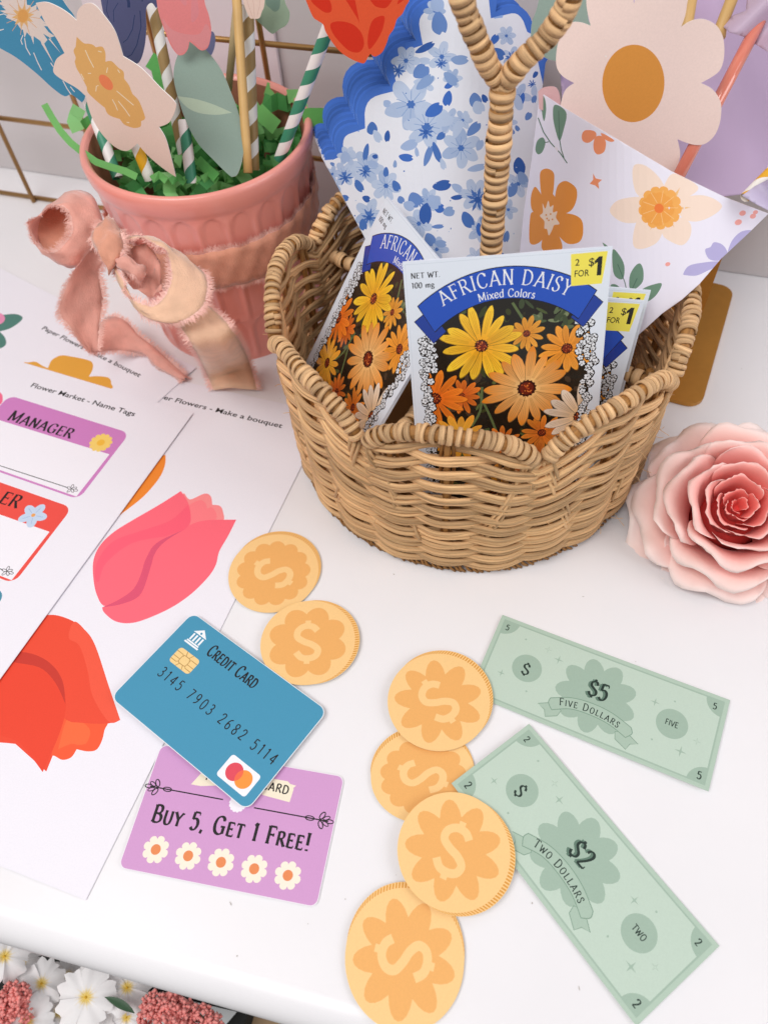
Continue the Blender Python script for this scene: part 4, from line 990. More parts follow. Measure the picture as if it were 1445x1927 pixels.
# coil: one loop of flat cane around a rod
def coil_mesh(name, r, wd_, th_=.0006, lap=.0):
    vs = []; fs = []; uv = []; n = 20; sec = 6
    for i in range(n+1):
        a_ = 2*PI*i/n
        for k in range(sec):
            b_ = 2*PI*k/sec; vs.append(V(((r+th_*math.cos(b_))*math.cos(a_), (r+th_*math.cos(b_))*math.sin(a_), wd_/2*math.sin(b_)+lap*(i/n-.5)))); uv.append((k/sec, r*a_))
    for i in range(n):
        for k in range(sec): fs.append((i*sec+k, (i+1)*sec+k, (i+1)*sec+(k+1) % sec, i*sec+(k+1) % sec))
    me = bpy.data.meshes.new(name); me.from_pydata([tuple(v) for v in vs], [], fs); me.polygons.foreach_set('use_smooth', [True]*len(fs))
    ul = me.uv_layers.new(name='UVMap'); buf = []
    for f in fs:
        for i in f: buf += list(uv[i])
    ul.data.foreach_set('uv', buf); me.materials.append(CANE2); return me
HCOIL = [coil_mesh('coil', .0042, .0052, .00042, l) for l in (.0010, .0018, -.0004)]
COIL = [coil_mesh('coil', .0042, .0046, .0007, l) for l in (.0006, .0012, -.0004)]
def wrap(path, rad_scale, step, name, parent, jitter=.25, tilt=.25, skip=0):
    P = path; L = [0]
    for i in range(1, len(P)): L.append(L[-1]+(P[i]-P[i-1]).length)
    s_ = step*.5
    while s_ < L[-1]:
        i = max(j for j in range(len(L)) if L[j] <= s_); i = min(i, len(P)-2); t_ = (s_-L[i])/(L[i+1]-L[i])
        p = P[i].lerp(P[i+1], t_); d = (P[i+1]-P[i]).normalized()
        d = (d+V((random.uniform(-1, 1), random.uniform(-1, 1), random.uniform(-1, 1)))*tilt*.5).normalized()
        o = bpy.data.objects.new(name, random.choice(HCOIL if name == 'handle_coil' else COIL)); link(o, parent)
        off = V((0, 0, 0)); q = parent
        while q: off += q.location; q = q.parent
        k = rad_scale*random.uniform(.94, 1.08)
        o.matrix_local = Matrix.Translation(p-off) @ d.to_track_quat('Z', 'X').to_matrix().to_4x4() @ Matrix.Rotation(random.random()*6.3, 4, 'Z') @ Matrix.Diagonal((k*random.uniform(.93, 1.07), k, step/.0046*random.uniform(.72, 1.1)*.98, 1))
        s_ += step*random.uniform(1-jitter, 1+jitter)
for a8 in range(8):
    P = []
    for i in range(25):
        x = i/24; th = TH0+(a8+.035+x*.93)*PI/4; z = ztop(th)-.0005-.0030*(abs(2*x-1)**6)
        r = brad(z)+.0018*abs(2*x-1)**4
        P.append(pol(th, r, z))
    v, f, u_ = tube(P, .0030, 8); mesh('rim_rod', v, f, CANED, bk, smooth=True, uvs=u_)
    wrap(P, .84, .0031, 'rim_coil', bk, tilt=.42, jitter=.35)
# dividers
def divider(a, b, name='divider'):
    P = [a.lerp(b, i/10)+V((0, 0, -.004*math.sin(PI*i/10))) for i in range(11)]
    v, f, u_ = tube(P, .0024, 8); o = mesh('divider_rod', v, f, CANED, bk, smooth=True, uvs=u_)
    wrap(P, .80, .0056, 'divider_coil', bk, tilt=.4)
    n = 9
    for i in range(1, n):
        p = a.lerp(b, i/n); v, f, u_ = tube([V((p.x, p.y, .004)), V((p.x, p.y, p.z-.003))], .0016, 6); mesh('divider_stake', v, f, CANED, bk, smooth=True, uvs=u_)
dl = pol(R(157-20), .096, .0800); dr = pol(R(-13-20), .096, .0800)
divider(dl, dr)
divider(BC+V((0, 0, .074)), pol(R(-106-20), .093, .074))
# broken stick ends in the right compartment
for (x0, y0, z0), (x1, y1, z1) in (((1205, 688, .385), (1192, 760, .41)), ((1222, 697, .383), (1212, 770, .41)), ((1226, 706, .382), (1264, 722, .375)), ((1258, 738, .375), (1268, 700, .372))):
    v, f, u_ = tube([at(x0, y0, z0), at(x1, y1, z1)], .0020, 7); mesh('stick_end', v, f, CANED, bk, smooth=True, uvs=u_)
# forked handle
HB = V((.0600, .3050, 0))
post = [HB+V((0, 0, .004+i*.0192)) for i in range(11)]; fk = post[-1]
Zf = depth(fk)
larm = [fk, at(922, 130, Zf-.006), at(905, 92, Zf-.013), at(885, 45, Zf-.020), at(868, -5, Zf-.028), at(858, -60, Zf-.036)]
rarm = [fk, at(962, 140, Zf-.006), at(985, 112, Zf-.012), at(1030, 68, Zf-.018), at(1062, 20, Zf-.026), at(1080, -30, Zf-.034), at(1090, -80, Zf-.04)]
for P, rs in ((post, .00455), (csp(larm, 4), .0038), (csp(rarm, 4), .0038)):
    v, f, u_ = tube(P, rs, 10); mesh('handle_rod', v, f, CANED, bk, smooth=True, uvs=u_)
wrap(post[4:], 1.12, .0037, 'handle_coil', bk, tilt=.10, jitter=.12)
wrap(csp(larm, 4), .94, .0035, 'handle_coil', bk, tilt=.12, jitter=.12)
wrap(csp(rarm, 4), .94, .0035, 'handle_coil', bk, tilt=.12, jitter=.12)
# stray fibres
mb = MB()
for k in range(60):
    th = random.uniform(R(-200), R(20)); z = random.uniform(.01, .095); p = pol(th, brad(z)+.003, z)
    d = V((math.cos(th), math.sin(th), random.uniform(-.6, .8))).normalized(); s_ = V((random.uniform(-1, 1), random.uniform(-1, 1), random.uniform(-1, 1)))
    v, f, u_ = tube([p, p+d*.002+s_*.001, p+d*.003+s_*.0035], .00012, 4); mb.add(v, f)
mb.build('stray_fibres', CANE, bk, kind='stuff')

# ---------------------------------------------------------------- seed packets
def rgb(h): return lin(h)
def daisy(a, cx, cy, r, n, base, tip, rot=0, sq=1., core=.19, open_=1., seed=0, tilt=0):
    rnd = random.Random(seed); ct, st_ = math.cos(R(tilt)), math.sin(R(tilt))
    order = list(range(n)); rnd.shuffle(order)
    T = lambda x, y: (cx+x*ct-y*sq*st_, cy+x*st_+y*sq*ct)
    for i in order:
        an = R(rot)+2*PI*i/n*open_+rnd.uniform(-.09, .09); L = r*rnd.uniform(.88, 1.06); w_ = r*rnd.uniform(.105, .14)*(14/n)**.5
        br = rnd.uniform(.88, 1.14)
        pf = [(0, .3), (.2, .5), (.4, .8), (.6, 1), (.78, .95), (.9, .66), (.97, .34), (1, 0)]
        up = [(x*L, y*w_) for x, y in pf]; dn = [(x*L, -y*w_) for x, y in pf[-2::-1]]
        P = [T(x*math.cos(an)-y*math.sin(an), x*math.sin(an)+y*math.cos(an)) for x, y in up+dn]
        b_, t_ = [tuple(min(1, q*br) for q in rgb(c)) for c in (base, tip)]
        def col(x, y, b_=b_, t_=t_): d = min(1, math.hypot(x-cx, (y-cy)/sq)/r); return mix(b_, t_, d**.9)
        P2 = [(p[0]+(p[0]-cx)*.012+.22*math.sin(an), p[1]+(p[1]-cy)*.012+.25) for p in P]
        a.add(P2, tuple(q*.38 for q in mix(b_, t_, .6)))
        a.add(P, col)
        for q in (-.45, 0, .4):
            l0 = T(.3*L*math.cos(an)-q*w_*.5*math.sin(an), .3*L*math.sin(an)+q*w_*.5*math.cos(an)); l1 = T(.86*L*math.cos(an)-q*w_*math.sin(an), .86*L*math.sin(an)+q*w_*math.cos(an))
            a.line([l0, l1], r*.013, tuple(z_*.72 for z_ in mix(b_, t_, .5)))
    rc = r*core
    a.add([T(rc*(1.12 if k % 2 else .96)*math.cos(2*PI*k/30), rc*(1.12 if k % 2 else .96)*math.sin(2*PI*k/30)) for k in range(30)], '#3a1512')
    a.add([T(rc*.78*math.cos(2*PI*k/16), rc*.78*math.sin(2*PI*k/16)) for k in range(16)], '#6e2417')
    for k in range(26):
        q = rc*.85*math.sqrt(rnd.random()); e = rnd.random()*2*PI; x, y = T(q*math.cos(e), q*math.sin(e)); a.add(ell(x, y, r*.016, n=5), rnd.choice(['#d9642a', '#e9863a', '#a3371d']))
def packet_art():
    a = Art(); rnd = random.Random(4)
    a.add([(0, 0), (83, 0), (83, 115), (0, 115)], '#e4ebf6')
    # photo window
    win = [(8.5, 40), (10, 34), (14, 28), (24, 20), (42, 15), (60, 18), (70, 24), (76, 32), (77.8, 42), (78, 115), (6.5, 115), (6.5, 70), (8.6, 55)]
    a.add(win, '#1e1b15')
    for k in range(150):
        x, y = rnd.uniform(10, 75), rnd.uniform(20, 113)
        if inside(x, y, win): a.add(ell(x, y, rnd.uniform(.8, 3.4), rnd.uniform(.5, 1.4), rnd.uniform(0, 180), 7), rnd.choice(['#2c2a1c', '#39401f', '#1a1812', '#44362a', '#4c5830', '#5a6638']))
    for k in range(30):
        x, y = rnd.uniform(44, 70), rnd.uniform(18, 34)
        if inside(x, y, win): a.add(ell(x, y, rnd.uniform(1.5, 3.2), rnd.uniform(.6, 1.3), rnd.uniform(0, 180), 9), rnd.choice(['#5e6c4a', '#4a5a3a', '#7c8763', '#3e4a30']))
    for L in ([(29, 60), (34, 72), (38, 84)], [(20, 84), (34, 90), (52, 108)], [(60, 88), (63, 100), (66, 112)], [(44, 20), (50, 30), (54, 36)], [(31, 58), (30, 70), (26, 78)]): a.line(spline(L, 4, False), 1.1, '#5f6f44')
    daisy(a, 58, 84, 10, 13, '#e06a22', '#f09436', 30, seed=31)
    daisy(a, 22, 62, 9, 12, '#c9501c', '#ea7f2c', 12, seed=32, core=.15)
    daisy(a, 50, 34, 8, 12, '#e08a2a', '#f0a83c', 50, seed=33)
    daisy(a, 64, 118, 12, 13, '#f08a2a', '#f2a544', 4, seed=22)
    daisy(a, 40, 88, 9, 12, '#d9551f', '#ef8b35', 4, seed=23)
    daisy(a, 67.3, 42.5, 11.8, 14, '#ee8f2a', '#f2a23c', 10, seed=2, core=.2)
    daisy(a, 9.8, 63, 14.5, 14, '#e8641a', '#f0882a', 5, seed=3, core=.2)
    daisy(a, 31.0, 38.4, 17.8, 16, '#f0a01e', '#fbcb36', 12, seed=5, core=.155)
    daisy(a, 20.5, 84, 13, 14, '#f8bb35', '#f3a238', 20, seed=6, core=.2)
    daisy(a, 55.5, 102, 14, 12, '#c9421d', '#ef8b35', 8, seed=9, core=.12)
    daisy(a, 50.6, 60.2, 19.8, 16, '#f8cf8c', '#ee8a1a', 4, seed=8, core=.2)
    daisy(a, 75, 76.5, 17, 15, '#f3bf7c', '#f5e6d6', 0, seed=12, core=.18)
    daisy(a, 33, 110, 12, 12, '#f6b23a', '#f39a36', 0, seed=14, core=.2)
    # lace borders
    a.add([(77.6, 26), (83, 26), (83, 115), (77.8, 115)], '#e4ebf6'); a.add([(0, 30), (6.2, 30), (6.4, 115), (0, 115)], '#e4ebf6')
    for side in (0, 1):
        y = 27. if side else 33.
        while y < 114:
            wdt = 7. if y < 50 else 3.6
            xc = (76.5-max(0, (50-y))*.12) if side else (7.0+max(0, (50-y))*.11)
            for q in range(3 if wdt > 5 else 2):
                x = xc+rnd.uniform(-wdt/2, wdt/2); yy = y+rnd.uniform(-.8, .8); r = rnd.uniform(1.05, 1.7)
                a.add(ell(x+.1, yy+.1, r*1.25, n=9), '#131210')
                a.add(flower(x, yy, r*1.02, 5, .62, rnd.uniform(0, 72), .6, 5), '#e9edf3')
                a.add(ell(x, yy, r*.2, n=5), '#3a3a3c')
                for e in range(2): an = rnd.uniform(0, 6.3); a.line([(x+.3*math.cos(an), yy+.3*math.sin(an)), (x+r*.8*math.cos(an), yy+r*.8*math.sin(an))], .16, '#2c2c2e')
            y += 1.75
    # ribbon banner
    def arc(cx, cy, r, a0, a1, n=22): return [(cx+r*math.sin(R(a0+(a1-a0)*k/n)), cy-r*math.cos(R(a0+(a1-a0)*k/n))) for k in range(n+1)]
    C0 = (42.2, 61.5)
    for T_, c in (([(3.0, 25.5), (9.5, 20.5), (16.5, 31), (10.8, 36.2)], '#1f3f9c'), ([(81.2, 22.8), (75.5, 17.6), (68, 28.5), (73.6, 33.4)], '#1f3f9c')):
        a.add(T_, '#0b1230'); cx_ = sum(p[0] for p in T_)/4; cy_ = sum(p[1] for p in T_)/4
        a.add([(cx_+(p[0]-cx_)*.95, cy_+(p[1]-cy_)*.95) for p in T_], c)
    o1 = arc(*C0, 56.9, -41.2, 39.5)+arc(*C0, 43.2, 42.5, -45.2); a.add(o1, '#0b1230')
    o2 = arc(*C0, 56.5, -40.9, 39.2)+arc(*C0, 43.6, 42.1, -44.8); a.add(o2, '#2352bd')
    a.text('AFRICAN DAISY', 0, 0, 6.3, '#f2f4f8', arc=(C0[0]-.9, C0[1], 49.2), font=(.045, .12, .12), xs=.86, gap=.11)
    a.text('Mixed Colors', 0, 0, 3.4, '#f2f4f8', arc=(C0[0]-.5, C0[1], 44.1), font=(.07, .14, .09), xs=.92, gap=.06)
    # net weight and price sticker
    a.text('NET WT.', 3.0, 6.9, 2.35, '#232326', font=(.07, .19, .12), xs=.98, gap=.1); a.text('100 mg', 3.1, 11.0, 2.35, '#232326', font=(.09, .2, .1), xs=.98, gap=.1)
    a.add([(66.8, 1.7), (81.3, 1.7), (79.9, 14.9), (67.6, 14.9)], '#f6e75c')
    a.text('2', 68.6, 6.6, 2.8, '#1f2322', sans=.012); a.text('FOR', 68.5, 11.2, 2.8, '#1f2322', sans=.012, xs=.82)
    a.text('$', 73.9, 7.2, 3.4, '#1f2322', sans=.012); a.add([(76.4, 6.6), (76.4, 5.3), (78.0, 3.6), (79.4, 3.6), (79.4, 11.4), (77.6, 11.4), (77.6, 5.9)], '#1f2322')
    a.line([(1.0, 1), (82, 1)], .22, '#d3dbe8'); a.line([(1.0, 1), (1.0, 114)], .22, '#d6deea')
    return a
PKW = mat('packet_paper', '#e4eaf5', rough=.35, spec=.5)
def packet(label, tl, tr, bl, src=None):
    fr = Frame(tl, V(tr)-V(tl), V(bl)-V(tl))
    mloc = Matrix.Identity(4); 
    for i in range(3): mloc[i][0] = fr.e1[i]; mloc[i][1] = fr.e2[i]; mloc[i][2] = fr.n[i]; mloc[i][3] = fr.o[i]
    t = bpy.data.objects.new('seed_packet', None); t.empty_display_size = .01; link(t); t.matrix_world = mloc
    tag(t, label, 'seed packet', 'seed packets in the basket')
    if src:
        for ch in src.children: c = ch.copy(); sc.collection.objects.link(c); c.parent = t; c.matrix_parent_inverse = Matrix.Identity(4)
        return t
    bul = lambda x, y: .0009*math.sin(PI*max(0, min(1, x/83)))*math.sin(PI*max(0, min(1, y/115)))+.0003*(1+math.sin(x*.13+y*.05))
    g = [(x, y) for x in np.arange(1.6, 83, 3.1) for y in np.arange(1.7, 115, 3.3)]
    pa = packet_art(); vs0 = lambda x, y, h=.00022: V((x*.001, y*.001, bul(x, y)+h))
    off_ = t.matrix_world.copy()
    o = pa.build('printed_front', lambda x, y: vs0(x, y), GLOSSPRINT, None, grid=g, clip=[(0, 0), (83, 0), (83, 115), (0, 115)])
    # build() may flip for world orientation: force +z in local space
    me = o.data; me.update()
    if sum(p.normal.z for p in me.polygons) < 0: me.flip_normals()
    o.parent = t
    nx, ny = 26, 34; vs = []; fs = []
    for s_ in (0, 1):
        for j in range(ny+1):
            for i in range(nx+1): x, y = 83*i/nx, 115*j/ny; vs.append((x*.001, y*.001, bul(x, y) if s_ == 0 else -.0003-bul(x, y)))
    n1 = (nx+1)*(ny+1)
    for s_ in (0, 1):
        for j in range(ny):
            for i in range(nx): q = (j*(nx+1)+i+s_*n1, j*(nx+1)+i+1+s_*n1, (j+1)*(nx+1)+i+1+s_*n1, (j+1)*(nx+1)+i+s_*n1); fs.append(q if s_ == 0 else q[::-1])
    ring = [i for i in range(nx+1)]+[j*(nx+1)+nx for j in range(1, ny+1)]+[ny*(nx+1)+i for i in range(nx-1, -1, -1)]+[j*(nx+1) for j in range(ny-1, 0, -1)]
    for a_, b_ in zip(ring, ring[1:]+ring[:1]): fs.append((a_, b_, b_+n1, a_+n1))
    o = mesh('envelope', vs, fs, PKW, None, smooth=False); o.parent = t
    return t
pk = packet('seed packet of yellow and orange daisies, upright in front with the price sticker showing', (.0162, .2637, .1500), (.0989, .2575, .1536), (.0183, .2286, .0406))
def away(p, k): return CAM+(V(p)-CAM)*k
packet('seed packet tilted corner up at the left of the upright packet', away((.0148, .3345, .1335), 1.02), away((.0405, .2558, .1401), 1.02), away((-.0443, .3071, .0387), 1.02), pk)
packet('seed packet behind the upright one, its price sticker half hidden', (.0394, .2716, .1268), (.1204, .257, .1165), (.0300, .2390, .0180), pk).location += (V((.0, .004, -.001)))
packet('rearmost seed packet at the right, only its edge showing', (.0394, .2716, .1268), (.1204, .257, .1165), (.0300, .2390, .0180), pk).location += (V((.0035, .0085, .0005)))

# ---------------------------------------------------------------- scalloped paper napkins
NAPW = '#e9ebf4'
def nap_curve(x, y): return .034*((x-830)/215)**2
DN = Depth((820, 420, .390), (820, 0, .364), (1020, 420, .394), nap_curve)
zz2 = lambda x, y: (x/2.676+560, y/2.676)
NAP_OUT = []
def sc_arc(p, q, bul, n=7):
    (x1, y1), (x2, y2) = p, q; dx, dy = x2-x1, y2-y1; L_ = math.hypot(dx, dy)
    return [(x1+dx*t+dy/L_*bul*L_*math.sin(PI*t)**.75, y1+dy*t-dx/L_*bul*L_*math.sin(PI*t)**.75) for t in [i/n for i in range(n)]]
notch = [(612, 312), (632, 287), (672, 235), (738, 163), (790, 72), (850, -8), (905, -48), (955, -20), (938, 24), (1001, 100)]
notch = [(612, 310), (633, 288), (674, 236), (735, 164), (783, 78), (818, 0), (880, -45), (932, 24), (1003, 52), (1026, 120)]
for p, q, bl in zip(notch, notch[1:], (.34, .30, .30, .32, .30, .28, .28, .34, .30)): NAP_OUT += sc_arc(p, q, bl)
NAP_OUT += [(1026, 120), (1021, 160), (1008, 260), (996, 350), (985, 430), (972, 520), (962, 590), (745, 590), (735, 560), (716, 510), (690, 455), (660, 400), (632, 345)]
NIN = []
cxn, cyn = 838, 330
def inset(P, d):
    n = len(P); o = []
    for i in range(n):
        a_, b_ = P[(i-1) % n], P[(i+1) % n]; dx, dy = b_[0]-a_[0], b_[1]-a_[1]; l_ = math.hypot(dx, dy) or 1
        k = d if P[i][1] < 300 and not (P[i][0] > 1000 and P[i][1] > 130) else 0.0
        o.append((P[i][0]-dy/l_*k, P[i][1]+dx/l_*k))
    return o
NIN = inset(NAP_OUT, 15)
BL1, BL2, BL3, BL4 = '#4d76bd', '#8aa5d2', '#b9c9e4', '#3a62ad'
def napkin_art():
    a = Art(); rnd = random.Random(8)
    a.add(NAP_OUT, '#4a77cf'); a.add(NIN, NAPW)
    def pale_flower(x, y, r, col=BL3, core=BL1, n=6, rot=0):
        for i in range(n):
            an = R(rot+360*i/n+rnd.uniform(-6, 6)); px_, py_ = x+r*.58*math.cos(an), y+r*.58*math.sin(an)*1.05
            a.add(spline([(px_+(r*.5*math.cos(t)*math.cos(an)-r*.32*math.sin(t)*math.sin(an))*rnd.uniform(.88, 1.1), py_+(r*.5*math.cos(t)*math.sin(an)+r*.32*math.sin(t)*math.cos(an))*rnd.uniform(.88, 1.1)) for t in [2*PI*k/8 for k in range(8)]], 3), mix(lin(col), lin(rnd.choice([BL2, BL3, '#c6d3ea'])), rnd.uniform(.1, .5)))
        for i in range(n*2): an = R(rot+180*i/n); a.line([(x+r*.18*math.cos(an), y+r*.18*math.sin(an)), (x+r*.62*math.cos(an), y+r*.62*math.sin(an))], r*.03, BL2)
        a.add(flower(x, y, r*.18, 6, .7), core)
    def star(x, y, r, col=BL1, n=9):
        for i in range(n):
            an = 2*PI*i/n+rnd.uniform(-.15, .15); L_ = r*rnd.uniform(.75, 1.1); c_, s_ = math.cos(an), math.sin(an)
            a.add([(x+L_*u_*c_-v_*r*s_, y+L_*u_*s_+v_*r*c_) for u_, v_ in ((.1, -.06), (.6, -.13), (1, 0), (.6, .13), (.1, .06))], col)
        a.add(ell(x, y, r*.26, n=10), BL4)
    def bud(x, y, l, w_, ang, col):
        c_, s_ = math.cos(R(ang)), math.sin(R(ang)); k = rnd.uniform(.8, 1.2)
        a.add(spline([(x+u_*l*c_-v_*w_*s_, y+u_*l*s_+v_*w_*c_) for u_, v_ in ((-.5, 0), (-.2, .45*k), (.25, .5), (.5, .12), (.38, -.1), (.45, -.3), (.1, -.5), (-.3, -.35))], 3), col)
    P = lambda x, y: zz2(x, y)
    for x, y, r, ro in ((570, 530, 105, 20), (725, 290, 62, 0), (650, 640, 90, 10), (822, 750, 80, 30), (545, 310, 60, 0), (345, 850, 72, 5), (445, 940, 62, 12), (760, 610, 50, 0), (890, 985, 66, 8), (360, 1080, 62, 0), (235, 880, 50, 0), (1110, 490, 55, 10), (1080, 290, 42, 0), (1050, 185, 40, 0), (610, 1130, 58, 20), (1110, 930, 55, 0), (690, 60, 44, 0), (700, 1260, 50, 0), (915, 1160, 55, 0), (830, 610, 40, 0), (640, 420, 45, 40), (780, 400, 40, 0), (250, 790, 40, 0), (1060, 620, 36, 0), (660, 1010, 48, 0), (175, 880, 34, 0), (900, 1300, 44, 0), (1060, 1060, 40, 0)):
        X, Y = P(x, y); pale_flower(X, Y, r/2.676*1.18, rot=ro, n=rnd.choice([5, 6]))
    for x, y, r in ((722, 325, 34), (645, 670, 50), (340, 870, 36), (905, 1010, 62), (505, 360, 42), (240, 900, 40), (1075, 295, 38), (360, 1100, 48), (1180, 430, 26), (610, 1020, 30)):
        X, Y = P(x, y); star(X, Y, r/2.676)
    for x, y, l, w_, an in ((712, 120, 120, 80, 80), (640, 245, 110, 34, -28), (620, 365, 90, 72, -40), (755, 500, 80, 46, 100), (685, 560, 100, 60, -35), (895, 510, 80, 60, 75), (885, 655, 92, 48, -48), (375, 650, 66, 54, 85), (452, 690, 60, 28, 95), (345, 770, 90, 28, 100), (720, 690, 52, 34, -40), (545, 797, 74, 38, 8), (655, 790, 110, 34, -72), (700, 770, 110, 34, 70), (725, 938, 96, 52, -12), (445, 870, 52, 28, 90), (495, 940, 60, 40, 60), (310, 940, 70, 36, 60), (590, 1010, 80, 70, 60), (645, 1080, 110, 60, 95), (712, 1052, 52, 46, 0), (240, 1000, 38, 30, 30), (345, 1005, 42, 34, 20), (855, 1110, 90, 56, 60), (915, 1160, 70, 30, 80), (665, 1210, 70, 56, 60), (760, 435, 50, 28, -30), (990, 205, 60, 38, -60), (1005, 275, 80, 60, 30), (1130, 500, 60, 26, 100), (1160, 590, 46, 32, -60), (1190, 500, 50, 26, 100), (1115, 840, 90, 60, 80), (1080, 960, 80, 44, -70), (390, 792, 30, 22, 0), (1050, 1195, 60, 32, 100), (940, 500, 46, 30, 60), (1105, 650, 34, 22, 60), (1080, 668, 30, 24, 70), (705, 1145, 62, 22, -5), (520, 1010, 40, 34, 60), (330, 1135, 60, 40, 80), (800, 998, 60, 24, -6), (175, 830, 26, 18, 30), (1020, 1290, 40, 30, 0), (1195, 380, 40, 22, -60)):
        X, Y = P(x, y); bud(X, Y, l/2.676, w_/2.676, an, rnd.choice([BL1, '#4471c4', BL4, '#6a8cc8']))
    for x, y, l, w_, an in ((815, 305, 90, 46, 0), (640, 310, 60, 34, 10), (640, 420, 110, 50, -40), (900, 850, 96, 34, -14), (560, 735, 90, 50, -20), (740, 610, 90, 70, -30), (910, 545, 70, 60, 60), (805, 655, 100, 44, -70), (915, 735, 60, 36, -70), (770, 400, 90, 50, 40), (800, 950, 60, 40, 30), (685, 1020, 80, 60, 50), (760, 1070, 60, 50, -20), (240, 795, 60, 50, 80), (400, 690, 70, 40, 60), (700, 20, 90, 70, 70), (1110, 520, 80, 40, 80), (450, 525, 40, 36, 30), (600, 770, 50, 20, 80), (850, 590, 60, 30, 70), (560, 1040, 60, 50, 20), (200, 950, 50, 26, 60), (280, 780, 40, 30, 80), (380, 830, 60, 34, 20), (490, 830, 40, 20, 90), (1130, 900, 70, 50, 60), (390, 1140, 70, 40, 40), (940, 1120, 60, 40, 40), (730, 830, 60, 30, 70), (1190, 460, 60, 30, 90), (720, 1230, 60, 36, 10)):
        X, Y = P(x, y); bud(X, Y, l/2.676, w_/2.676, an, rnd.choice([BL2, BL3, '#a3b8dd']))
    for k in range(40):
        x, y = rnd.uniform(640, 1010), rnd.uniform(60, 520)
        if inside(x, y, NIN): a.add(ell(x, y, rnd.uniform(.8, 2.2), rnd.uniform(.7, 1.6), rnd.uniform(0, 180), 7), rnd.choice([BL1, BL2, BL3]))
    return a
NAPM = mat('napkin_print', attr=True, rough=.85, spec=.15, bump=.00012, bscale=420, rnd=.22)
NAPB = mat('napkin_blue', '#8fb0ea', rough=.85, spec=.15, bump=.0001, bscale=500, rnd=.3)
gN = [(x, y) for x in np.arange(615, 1025, 15) for y in np.arange(-45, 588, 18) if inside(x, y, NAP_OUT)]
first = None
def napkin(i):
    global first
    off = fw*(.00150*i)+r2*(-.00050*i+.0003*math.sin(i*1.3))+u2*(.00165*i+.0004*math.cos(i*2.1))
    ords = ['', 'second', 'third', 'fourth', 'fifth', 'sixth', 'seventh', 'eighth', 'ninth', 'tenth', 'eleventh', 'twelfth', 'thirteenth', 'fourteenth', 'fifteenth', 'sixteenth', 'seventeenth', 'rearmost']
    lab = 'front scalloped paper napkin with a blue and white floral print' if i == 0 else ords[i]+' napkin of the scalloped stack counting back from the floral front one'
    if first is None or i == 1:
        root = thing('paper_napkin', lab, 'napkin', tuple(DN(850, 560)), 'scalloped napkins stacked in the basket')
        if i == 0: napkin_art().build('printed_face', lambda x, y: DN(x, y, .00008), NAPM, root, clip=NAP_OUT, grid=gN, smooth=False)
        else:
            A_ = Art(); A_.add(NAP_OUT, '#4a77cf'); A_.add(inset(NAP_OUT, 14), '#dfe4f2'); A_.build('printed_face', lambda x, y: DN(x, y, .00008), NAPM, root, clip=NAP_OUT, grid=gN)
        rv, _, rf, _, _, _ = delaunay_2d_cdt([V(p) for p in NAP_OUT+gN], [], [list(range(len(NAP_OUT)))[::-1] if True else 0], 0, 1e-5)
        rf = [f for f in rf if inside(sum(rv[q].x for q in f)/3, sum(rv[q].y for q in f)/3, NAP_OUT)]
        W = [DN(v.x, v.y) for v in rv]+[DN(v.x, v.y, -.0006) for v in rv]; k = len(rv)
        fs = [tuple(f) for f in rf]+[tuple(q+k for q in reversed(f)) for f in rf]; es = {(f[q], f[(q+1) % len(f)]) for f in rf for q in range(len(f))}
        fs += [(p, p+k, q+k, q) for (p, q) in es if (q, p) not in es]
        mesh('paper_layer', W, fs, NAPB, root)
        root.location += off
        if i == 1: first = root
        return root
    root = first.copy(); sc.collection.objects.link(root); root.location = DN(850, 560)+off
    for ch in first.children: c = ch.copy(); sc.collection.objects.link(c); c.parent = root
    root['label'] = lab
    return root
napkin(0)
for i in range(1, 18): napkin(i)

# ---------------------------------------------------------------- patterned paper cone and its flowers
def zc(P): return [(x/2.979+960, y/2.979, *r_) for x, y, *r_ in P]
DCn = Depth((1020, 300, .345), (1300, 330, .322), (1150, 560, .362), lambda x, y: .036*((x-1175)/200)**2*(1 if x < 1175 else .6))
CONE = zc([(165, 515, 1), (300, 605), (600, 782), (900, 960), (1200, 1105), (1445, 1198, 1), (1330, 1310), (1180, 1450), (1060, 1590), (960, 1680)]) + [(1245, 590), (1190, 640), (1120, 720), (1060, 780), (1010, 800), (975, 600), (977, 480), (985, 400), (1000, 300)]
CONE = [p[:2] for p in CONE]
a = Art(); OR, PE = '#e8933c', '#f5dccb'
def blob(P, col): a.add([q[:2] for q in spline(zc(P), 4)], col)
# big orange flower left
for P in ([(165, 1010), (170, 960), (205, 945), (240, 965), (246, 1010), (235, 1100), (205, 1140), (175, 1100)], [(250, 1100), (265, 1040), (300, 1015), (335, 1025), (370, 1060), (370, 1120), (340, 1180), (280, 1200), (250, 1160)],
          [(270, 1200), (330, 1198), (380, 1215), (405, 1250), (405, 1320), (380, 1360), (320, 1366), (270, 1320), (250, 1260)], [(180, 1400), (175, 1360), (195, 1280), (240, 1270), (280, 1340), (288, 1400), (230, 1440)],
          [(105, 1330), (108, 1240), (120, 1190), (170, 1200), (200, 1260), (180, 1340), (140, 1370), (112, 1365)], [(118, 1170), (115, 1100), (135, 1048), (160, 1070), (185, 1120), (190, 1190), (150, 1200)], [(170, 1120), (230, 1080), (280, 1180), (270, 1280), (200, 1300), (160, 1220)]): blob(P, OR)
blob([(180, 1140), (195, 1170), (212, 1125), (222, 1160), (240, 1150), (238, 1190), (262, 1185), (255, 1220), (275, 1255), (245, 1262), (235, 1285), (215, 1320), (205, 1285), (190, 1280), (190, 1240), (165, 1210), (182, 1190)], '#f6ddc8')
for q in ((200, 1205), (225, 1200), (215, 1235), (235, 1230), (205, 1225)): a.add(ell(*zc([q])[0][:2], 1.8, n=8), '#e39a54')
